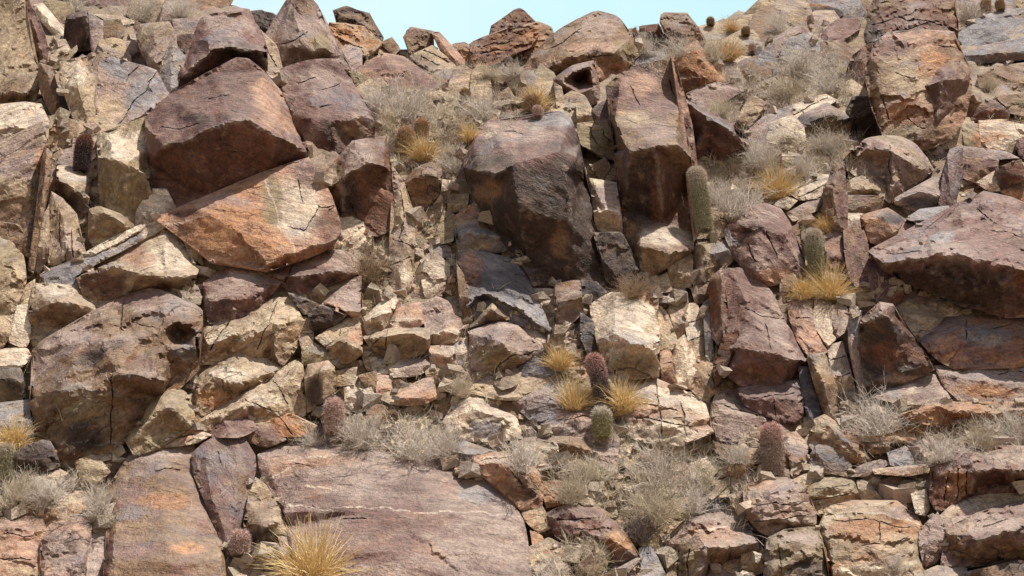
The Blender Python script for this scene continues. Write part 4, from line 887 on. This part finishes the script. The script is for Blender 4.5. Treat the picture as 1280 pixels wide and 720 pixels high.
# plants as they stand in the photo: x, y of the foot, half width in photo pixels
BUSH = [ # x, yfoot, r, kind, label
 (505,150,46,'g',"grey leafless bush above the twin round cacti"), (470,140,28,'g',"pale dry bush beside the domed purple skyline rock"),
 (602,150,30,'g',"dry grey bush on the slope above the huge dark boulder"), (563,215,26,'g',"grey dead bush left of the huge dark boulder's top"),
 (465,352,32,'r',"rusty brown dry bush under the squarish red block"), (918,272,44,'g',"large dry grey bush beside the tall green cactus"),
 (888,255,22,'g',"small twiggy bush right beside the tall green cactus"),
 (452,560,40,'g',"pale grey bush right of the pink topped cactus"), (392,556,20,'g',"low grey twigs left of the pink topped cactus"),
 (512,572,42,'g',"tangled grey bush above the vast purple slab"), (556,570,30,'g',"yellowish dry bush beside the grey tilted stone"),
 (652,588,38,'g',"upright grey twigs above the orange rounded boulder"), (712,628,36,'y',"dry tan bush above the ridged purple boulder"),
 (745,600,28,'y',"tan bush in front of the grey brown rounded boulder"), (822,606,42,'g',"tall dry grey bush in the lower centre wash"),
 (866,616,36,'y',"tan dry bush left of the tan faceted stone"), (816,655,42,'y',"wide tan bush low in the wash"), (868,640,28,'g',"grey spiky bush right of the wide tan bush"),
 (922,578,24,'g',"pale dry bush left of the pink cactus"), (792,372,26,'r',"small rusty bush in the shade under the tall column"),
 (1095,542,42,'g',"rounded pale grey bush under the dark triangular rock"), (1180,576,32,'g',"dry grass like bush above the long thin slate"),
 (1262,545,34,'g',"pale bush at the right edge under the sheet rock"), (1225,560,26,'y',"low tan bush above the dark creased boulder"),
 (18,636,34,'y',"dry tan bush at the left edge below the giant boulder"), (62,628,30,'g',"grey tangled bush right of the left edge bush"),
 (122,646,34,'g',"white twiggy bush left of the orange and purple slab"), (728,728,46,'y',"large tan bush on the bottom edge of the photo"),
 (690,728,26,'g',"grey twigs on the bottom edge beside the vast slab"), (804,676,26,'d',"dark dead tangled bush above the sloping slab"),
 (572,494,22,'y',"small dry bush under the rounded grey boulder"), (1000,95,34,'g',"dry bush on the upper right slope near the purple wedge"),
 (1035,116,34,'g',"pale dry bush left of the great tan buttress"), (985,122,30,'y',"tan bush above the long pale striped slab"),
 (950,212,32,'g',"pale bush left of the golden tuft near the slate pile"), (1004,222,26,'g',"dry bush right of the golden tuft above the slates"),
 (175,26,28,'g',"dry bush on the upper left ridge"), (228,22,22,'g',"grey bush on the ridge above the small flat slab"), (96,14,22,'g',"faint dry bush on the far upper left ridge"),
 (848,72,28,'g',"dry bush under the brown tapering hoodoo"), (805,70,22,'g',"pale brush right of the great domed boulder"), (893,78,24,'y',"tan brush above the pale rimmed pyramid rock"),
 (1118,712,18,'g',"little dry bush growing on the big tan boulder"), (640,100,22,'g',"pale dry bush under the central skyline pile"), (612,96,20,'y',"dry bush right of the orange brown slope rock"),
 (905,145,24,'y',"dry brush above the black shaded overhang"), (1210,30,24,'g',"pale brush in the top right corner above the grey slabs"), (975,40,22,'g',"brush on the skyline slope at upper right"),
 (1235,115,16,'y',"dry tuft bush among the right edge brown rocks"), (1030,190,24,'g',"dry bush above the arching boulder"), (745,70,10,'d',"tiny dead shrub on top of the great domed boulder"),
]
GRASS = [
 (392,728,44,"big golden grass tuft on the vast slab's lower left"), (716,512,26,"golden grass tuft left of the two headed cactus"),
 (778,516,28,"tall golden grass right of the two headed cactus"), (698,462,20,"golden tuft hanging beneath the grey brown block"),
 (970,250,26,"golden grass tuft left of the slate pile"), (1036,374,28,"golden grass tuft above the broken tan column"), (1004,374,18,"small golden tuft at the leaning cactus foot"),
 (1030,290,15,"little golden tuft beside the dark upright limb"), (532,200,22,"golden grass below the twin round cacti"), (588,176,14,"small golden tuft on the slope left of the dark boulder"),
 (18,560,22,"golden grass tuft on the left edge"), (912,76,16,"golden tuft near the skyline at upper right"), (672,134,18,"straw coloured tuft behind the cactus pair on the dark boulder"),
 (915,40,11,"tiny golden tuft on the upper right skyline"), (738,500,12,"thin golden grass between tuft and two headed cactus"),
]
CACT = [ # x, yfoot, width, height, lean deg, kind, label
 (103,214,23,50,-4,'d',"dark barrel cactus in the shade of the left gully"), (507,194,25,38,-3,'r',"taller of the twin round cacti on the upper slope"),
 (527,172,21,24,0,'r',"smaller rounder cactus of the upper slope pair"), (665,142,24,24,0,'r',"olive round cactus on top of the huge dark boulder"),
 (672,147,15,15,0,'p',"small pink cactus in front of the olive round one"), (581,124,14,14,0,'o',"lone small round cactus on the bushy slope"),
 (880,286,26,88,-3,'g',"tall green columnar cactus right of the tall column"), (1022,350,24,70,-5,'g',"leaning tall cactus above the right golden tufts"),
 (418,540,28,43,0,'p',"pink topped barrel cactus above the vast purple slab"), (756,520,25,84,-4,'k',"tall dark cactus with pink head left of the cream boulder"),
 (753,546,28,38,0,'w',"short white topped cactus in front of the tall dark one"), (967,594,32,68,-3,'k2',"stout pink cactus beside the pale pink stone"),
 (300,691,26,28,0,'p',"small pink barrel cactus on the bottom left slabs"), (8,596,22,42,0,'g',"green barrel cactus cut by the left edge"),
 (932,46,13,13,0,'o',"round cactus near the upper right skyline"), (888,33,12,12,0,'o',"tiny cactus on the skyline bump"), (1232,16,16,18,0,'r',"brown round cactus at the top right corner"),
 (940,66,11,12,0,'p',"small pink cactus near the jutting pale slab"), (1250,14,14,16,0,'r',"second round cactus in the top right corner nearer the edge"),
]
VEG = [(x, y-r*.5, r) for x, y, r, k, l in BUSH] + [(x, y-r*.4, r*.8) for x, y, r, l in GRASS]
fill_rocks(300)

# ------------------------------------------------------------------ what lies under a picture point
BVH = BVHTree.FromPolygons([tuple(v) for v in np.concatenate(ALL_V).tolist()], ALL_F)
def hit(px, py):
    d = unproject(px, py, 1.)-CAM; d = Vector((d/np.linalg.norm(d)).tolist())
    loc, n, i, dist = BVH.ray_cast(Vector(CAM.tolist()), d)
    if loc is None: return np.array(unproject(px, py, float(terr(px, py)))), None
    return np.array(loc), np.array(n)
def depth_of(P): return float(np.dot(P-CAM, FWD))

# ------------------------------------------------------------------ plants
def strands(paths, rad, sides=3):
    V = []; F = []
    for pth, r0, r1 in paths:
        n = len(pth); b = len(V)
        for i, p in enumerate(pth):
            t = i/(n-1); r = r0+(r1-r0)*t
            d = pth[min(i+1, n-1)]-pth[max(i-1, 0)]; d = d/(np.linalg.norm(d)+1e-9)
            a = np.cross(d, (.3, .5, .8)); a = a/(np.linalg.norm(a)+1e-9); c = np.cross(d, a)
            for s in range(sides):
                th = 2*math.pi*s/sides; V.append(p+(a*math.cos(th)+c*math.sin(th))*r)
        for i in range(n-1):
            for s in range(sides):
                F.append([b+i*sides+s, b+i*sides+(s+1) % sides, b+(i+1)*sides+(s+1) % sides, b+(i+1)*sides+s])
    return np.array(V), F
def bush_mesh(seed, mat, n=70, spread=1.0, thick=.010, curl=.25):
    rs = np.random.RandomState(seed); P = []
    def grow(p, d, L, r, lvl):
        k = 4; pts = [p.copy()]
        for i in range(k):
            d = d+rs.normal(0, curl*.5, 3); d /= np.linalg.norm(d); p = p+d*L/k; pts.append(p.copy())
        P.append((np.array(pts), r, r*.45))
        if lvl < 2:
            for _ in range(rs.randint(3, 6) if lvl == 0 else rs.randint(2, 5)):
                q = pts[rs.randint(1, k+1)]; dd = d+rs.normal(0, .55, 3)+np.array([0, 0, .15]); dd /= np.linalg.norm(dd)
                grow(q.copy(), dd, L*rs.uniform(.35, .62), r*.6, lvl+1)
    for i in range(n):
        az = rs.uniform(0, 6.283); el = rs.uniform(.1, 1.0)**.8*1.45
        d = np.array([math.cos(az)*math.cos(el)*spread, math.sin(az)*math.cos(el)*spread, math.sin(el)]); d /= np.linalg.norm(d)
        p = np.array([rs.normal(0, .13), rs.normal(0, .13), 0.])
        grow(p, d, rs.uniform(.45, .85), thick, 0)
    V, F = strands(P, 0)
    return make_mesh('dry_bush', V, F, mat, True)
def grass_mesh(seed, mat, n=420, droop=.9):
    rs = np.random.RandomState(seed); V = []; F = []
    for i in range(n):
        az = rs.uniform(0, 6.283); el = rs.uniform(.35, 1.5)
        d = np.array([math.cos(az)*math.cos(el), math.sin(az)*math.cos(el), math.sin(el)])
        p = np.array([rs.normal(0, .10), rs.normal(0, .10), 0.]); L = rs.uniform(.5, 1.15); w = rs.uniform(.006, .013)
        side = np.cross(d, (0, 0, 1)); side = side/(np.linalg.norm(side)+1e-6)*w; b = len(V)
        side = side*math.cos(i)+np.cross(d, side)*math.sin(i)
        for j in range(5):
            t = j/4; V += [p-side*(1-t*.85), p+side*(1-t*.85)]
            p = p+d*L/4; d = d+np.array([0, 0, -droop*.28*rs.uniform(.3, 1.4)]); d /= np.linalg.norm(d)
        for j in range(4): F.append([b+2*j, b+2*j+1, b+2*j+3, b+2*j+2])
    return make_mesh('grass_tuft', np.array(V), F, mat, True)
M_TW = simple_mat('dry_grey_twigs', (.64,.57,.49), (.84,.77,.68), 14)
M_TY = simple_mat('dry_tan_twigs', (.56,.48,.35), (.76,.67,.52), 14)
M_TR = simple_mat('rusty_twigs', (.30,.20,.13), (.45,.33,.21), 14)
M_TD = simple_mat('dead_dark_twigs', (.13,.09,.08), (.30,.24,.20), 14)
M_GR = simple_mat('golden_grass', (.62,.43,.17), (.90,.70,.38), 34)
M_PALE = simple_mat('straw', (.50,.43,.31), (.66,.59,.46), 9)
BM = {k: [bush_mesh(10*i+j, m, (80, 100, 70, 120)[j], .8+.15*j, .009, .2+.06*j) for j in range(4)] for i, (k, m) in enumerate((('g', M_TW), ('y', M_TY), ('r', M_TR), ('d', M_TD)))}
GM = [grass_mesh(70+j, M_GR, 500+130*j, .55+.3*j) for j in range(4)]
rnd = random.Random(99)
def place(mesh, nm, x, y, r, label, cat, group, flat=1.1, sink=.08):
    P, n = hit(x, y); px_m = depth_of(P)/FPX
    o = bpy.data.objects.new(nm, mesh); COL.objects.link(o)
    s = r*px_m*(1.5 if nm == 'grass_tuft' else 1.28); sx = s*rnd.uniform(.95, 1.15)
    o.location = (P+np.array([0, -.12*s, -sink*s])).tolist(); o.scale = (sx, s, s*flat*rnd.uniform(.9, 1.05))
    o.rotation_euler = (math.radians(rnd.uniform(6, 16)), 0, rnd.uniform(0, 6.28))
    o.rotation_mode = 'XYZ'
    o['label'] = label; o['category'] = cat; o['group'] = group
    return o
for i, (x, y, r, k, lab) in enumerate(BUSH): place(BM[k][(i*7+i//3) % 4], 'dry_bush', x, y, r, lab, 'bush', 'dry leafless bushes on the slope')
for i, (x, y, r, lab) in enumerate(GRASS): place(GM[(i*3+1) % 4], 'grass_tuft', x, y, r*1.12, lab, 'grass tuft', 'golden bunchgrass tufts', 1.15, .05)

def cactus_mats():
    out = {}
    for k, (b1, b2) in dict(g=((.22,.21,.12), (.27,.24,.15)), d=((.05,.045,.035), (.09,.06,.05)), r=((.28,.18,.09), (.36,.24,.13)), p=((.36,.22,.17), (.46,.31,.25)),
                            o=((.20,.12,.05), (.26,.18,.09)), k=((.06,.045,.042), (.10,.07,.06)), w=((.34,.31,.17), (.42,.37,.22)), k2=((.26,.17,.13), (.34,.23,.17))).items():
        out[k] = simple_mat('cactus_skin_'+{'g':'green','d':'shade','r':'red','p':'pink','o':'ochre','k':'dark','w':'pale','k2':'stout'}[k], b1, b2, 30)
    return out
CM = cactus_mats()
def spine_mat(name, low, high):
    m = bpy.data.materials.new(name); T = NT(nodes(m))
    tc = T.n('ShaderNodeAttribute', attribute_name='rise').outputs['Fac']
    pos = T.n('ShaderNodeNewGeometry').outputs['Position']
    c = T.mix(T.ramp(tc, .55, .92), low, high); c = T.mix(T.ramp(T.noise(pos, 60, 3), .35, .65), T.mix(1., c, (.7, .7, .7), 'MULTIPLY'), c)
    bs = T.n('ShaderNodeBsdfPrincipled'); T.l(c, bs.inputs['Base Color']); bs.inputs['Roughness'].default_value = .6
    o = T.n('ShaderNodeOutputMaterial'); T.l(bs.outputs[0], o.inputs[0]); return m
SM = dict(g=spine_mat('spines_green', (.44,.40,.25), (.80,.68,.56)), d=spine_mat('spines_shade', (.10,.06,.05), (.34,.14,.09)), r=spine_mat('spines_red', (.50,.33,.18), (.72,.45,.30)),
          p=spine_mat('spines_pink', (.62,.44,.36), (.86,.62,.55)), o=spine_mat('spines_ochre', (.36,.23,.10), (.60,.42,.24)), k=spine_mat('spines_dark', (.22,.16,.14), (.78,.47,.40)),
          w=spine_mat('spines_white', (.46,.40,.22), (.90,.80,.70)), k2=spine_mat('spines_stout', (.48,.36,.28), (.86,.56,.49)))
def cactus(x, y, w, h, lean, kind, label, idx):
    P, n = hit(x, y); D0 = depth_of(P); Dm = D0
    for t in (.1, .25, .4, .55, .7, .85, 1.):
        for e in (-.35, 0, .35):
            Q, _n = hit(x+e*w+math.tan(math.radians(lean))*h*t, y-h*t); Dm = min(Dm, depth_of(Q)/(1+.4*h*t/FPX)-.05)
    Dm = max(Dm, D0-.5); P = unproject(x, y, Dm); px_m = Dm/FPX
    R_ = w*px_m/2*.76; H_ = h*px_m*1.0
    root = bpy.data.objects.new('barrel_cactus', None); COL.objects.link(root)
    root.location = (P+np.array([0, -R_*.55, -.06*H_])).tolist(); root.rotation_euler = (0, math.radians(lean), rnd.uniform(0, .3))
    root['label'] = label; root['category'] = 'cactus'; root['group'] = 'barrel cacti on the cliff'
    bend = rnd.uniform(-.10, .10)*H_*(h > 35); waist = rnd.uniform(.55, .8)
    nr = 21; seg = nr*5; rings = 26; V = []; F = []
    def prof(t):      # radius and height along the profile
        dome = min(R_*1.0, H_*.5)
        z = H_*t
        if z > H_-dome: q = (z-(H_-dome))/dome; rr = math.sqrt(max(0, 1-q**2.3))
        else: rr = .84+.16*math.sin(min(1, z/(H_-dome+1e-6))*1.6)-.05*math.exp(-((z/H_-waist)/.05)**2)*(h > 60)
        return max(rr, 0.02)*R_, z
    ts = [1-(1-i/rings)**1.5 for i in range(rings+1)]
    for t in ts:
        rr, z = prof(t)
        if t > .985: z -= R_*.04
        for s in range(seg):
            a = 2*math.pi*s/seg; rib = 1-.19*(.5-.5*math.cos(a*nr))**.7
            V.append((rr*rib*math.cos(a)+bend*(z/H_)**2, rr*rib*math.sin(a), z))
    for i in range(rings):
        for s in range(seg): F.append([i*seg+s, i*seg+(s+1) % seg, (i+1)*seg+(s+1) % seg, (i+1)*seg+s])
    F.append([rings*seg+s for s in range(seg)])
    me = make_mesh('body', np.array(V), F, CM[kind], True); b = bpy.data.objects.new('body', me); COL.objects.link(b); b.parent = root
    # spines: clusters of areoles down each rib
    rs = np.random.RandomState(idx); SV = []; SF = []; rise = []
    na = max(8, int(H_/.026))
    for q in range(nr):
        a0 = 2*math.pi*q/nr
        for j in range(na):
            t = (j+.5+rs.uniform(-.2, .2))/na; rr, z = prof(min(t, .995)); base = np.array([rr*math.cos(a0)+bend*(z/H_)**2, rr*math.sin(a0), z])
            rr2, z2 = prof(min(t+.02, 1.)); slope = math.atan2(rr-rr2, z2-z+1e-6)
            out = np.array([math.cos(a0)*math.cos(slope), math.sin(a0)*math.cos(slope), math.sin(slope)])
            for s in range(13 if w > 18 else 7):
                d = out*.55+rs.normal(0, .62, 3); d[2] -= .05; d /= np.linalg.norm(d); L = rs.uniform(.03, .062)*(1 if w > 16 else .8)
                ww = .0034; sd = np.cross(d, rs.normal(0, 1, 3)); sd = sd/np.linalg.norm(sd)*ww; bb = len(SV)
                SV += [base-sd, base+sd, base+d*L]; SF.append([bb, bb+1, bb+2]); rise += [t]*3
    me = make_mesh('spines', np.array(SV), SF, SM[kind], False)
    at = me.attributes.new('rise', 'FLOAT', 'POINT'); at.data.foreach_set('value', rise)
    s_ = bpy.data.objects.new('spines', me); COL.objects.link(s_); s_.parent = root
for i, c in enumerate(CACT): cactus(*c, i)

# ------------------------------------------------------------------ uncountable ground cover: dry grass and gravel
def ground_cover():
    rs = np.random.RandomState(4); V = []; F = []; GV = []; GF = []
    zones = [(455,650,70,215,2600), (880,1080,10,250,4200), (790,900,35,90,1100), (640,700,60,140,150), (60,320,0,30,300), (690,960,540,700,900), (360,600,530,580,350), (0,140,590,650,300),
             (1060,1280,520,580,450), (460,640,220,520,240), (1190,1280,0,180,200), (0,1280,160,720,500)]
    for (x0, x1, y0, y1, n) in zones:
        for _ in range(n):
            x, y = rs.uniform(x0, x1), rs.uniform(y0, y1)
            if y < sky_y(x)+3: continue
            if COVER[int(y)+20, int(x)+100] and rs.rand() < .93: continue
            P, nn = hit(x, y)
            if nn is None or nn[2] < .15: continue
            for s in range(rs.randint(5, 11)):
                az = rs.uniform(0, 6.283); el = rs.uniform(.3, 1.45); L = rs.uniform(.07, .24)
                d = np.array([math.cos(az)*math.cos(el), math.sin(az)*math.cos(el), math.sin(el)])
                p = P+rs.normal(0, .03, 3)+np.array([0, -.02, 0]); sd = np.cross(d, rs.normal(0, 1, 3)); sd = sd/np.linalg.norm(sd)*rs.uniform(.002, .004)
                b = len(V); m = p+d*L*.6; e = m+(d+np.array([rs.normal(0, .2), rs.normal(0, .2), -.25]))*L*.5
                V += [p-sd, p+sd, m+sd*.7, m-sd*.7, e]; F += [[b, b+1, b+2, b+3], [b+3, b+2, b+4]]
    me = make_mesh('dry_grass', np.array(V), F, M_PALE, False); o = bpy.data.objects.new('dry_grass', me); COL.objects.link(o)
    o['kind'] = 'stuff'; o['label'] = 'short dry straw coloured grass scattered over the slope'; o['category'] = 'grass'
    # gravel: tiny angular chips
    cube = np.array([[-1,-1,-1],[1,-1,-1],[1,1,-1],[-1,1,-1],[-1,-1,1],[1,-1,1],[1,1,1],[-1,1,1]], float)
    cf = [[0,3,2,1],[4,5,6,7],[0,1,5,4],[1,2,6,5],[2,3,7,6],[3,0,4,7]]
    tint = []
    for _ in range(12000):
        x, y = rs.uniform(-60, 1340), rs.uniform(20, 725)
        if y < sky_y(x)+4 or COVER[int(y)+20, int(x)+100]: continue
        P, nn = hit(x, y)
        if nn is None or nn[2] < .08: continue
        s = rs.uniform(.012, .045) if rs.rand() < .62 else rs.uniform(.04, .10)
        c = cube*(s*np.array([rs.uniform(.6, 1.5), rs.uniform(.5, 1.2), rs.uniform(.4, 1.)]))+rs.normal(0, s*.28, (8, 3))
        th, ph = rs.uniform(0, 6.28), rs.uniform(-.6, .6)
        M = np.array(Matrix.Rotation(th, 3, 'Z') @ Matrix.Rotation(ph, 3, 'X')); c = c@M.T+P+np.array([0, -s*.3, 0])
        b = len(GV); GV += c.tolist(); GF += [[q+b for q in f] for f in cf]
        col = PAL[rs.choice(list('TTWQBKV'))]; tint += [col]*8
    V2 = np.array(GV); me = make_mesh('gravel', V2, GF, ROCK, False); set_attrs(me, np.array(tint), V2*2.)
    o = bpy.data.objects.new('gravel', me); COL.objects.link(o); o['kind'] = 'stuff'; o['label'] = 'loose broken stone chips lying between the rocks'; o['category'] = 'gravel'
ground_cover()

# ------------------------------------------------------------------ light
SUN = Vector((.33, -.27, .90)).normalized()
sun_d = bpy.data.lights.new('sun', 'SUN'); sun_d.energy = 5.0; sun_d.angle = math.radians(.53); sun_d.color = (1., .955, .88)
sun_o = bpy.data.objects.new('sun', sun_d); COL.objects.link(sun_o); sun_o.rotation_euler = SUN.to_track_quat('Z', 'Y').to_euler(); sun_o.location = (5, -5, 40)
T = NT(world.node_tree); world.node_tree.nodes.clear()
sk = T.n('ShaderNodeTexSky', sky_type='NISHITA'); sk.sun_disc = False
sk.sun_elevation = math.asin(SUN.z); sk.sun_rotation = math.atan2(SUN.x, SUN.y); sk.air_density = 1.0; sk.dust_density = 2.2; sk.ozone_density = 1.0
bg = T.n('ShaderNodeBackground'); bg.inputs['Strength'].default_value = .082
tc = T.n('ShaderNodeTexCoord').outputs['Generated']
sp_ = T.n('ShaderNodeSeparateXYZ'); T.l(tc, sp_.inputs[0])
# added haze brightens the sky behind the ridge only; dimmer elsewhere to limit fill
hz_ = T.mul(T.ramp(sp_.outputs['Y'], .35, .8), T.ramp(sp_.outputs['Z'], .95, .6))
cl = T.noise(tc, 2.2, 4, .55)
c = T.mix(hz_, sk.outputs[0], T.mix(T.ramp(cl, .35, .7), (7.0, 11.3, 12.4), (9.6, 12.2, 12.5)))
T.l(c, bg.inputs['Color']); wo = T.n('ShaderNodeOutputWorld'); T.l(bg.outputs[0], wo.inputs[0])
scene.cycles.use_denoising = True
scene.cycles.max_bounces = 5
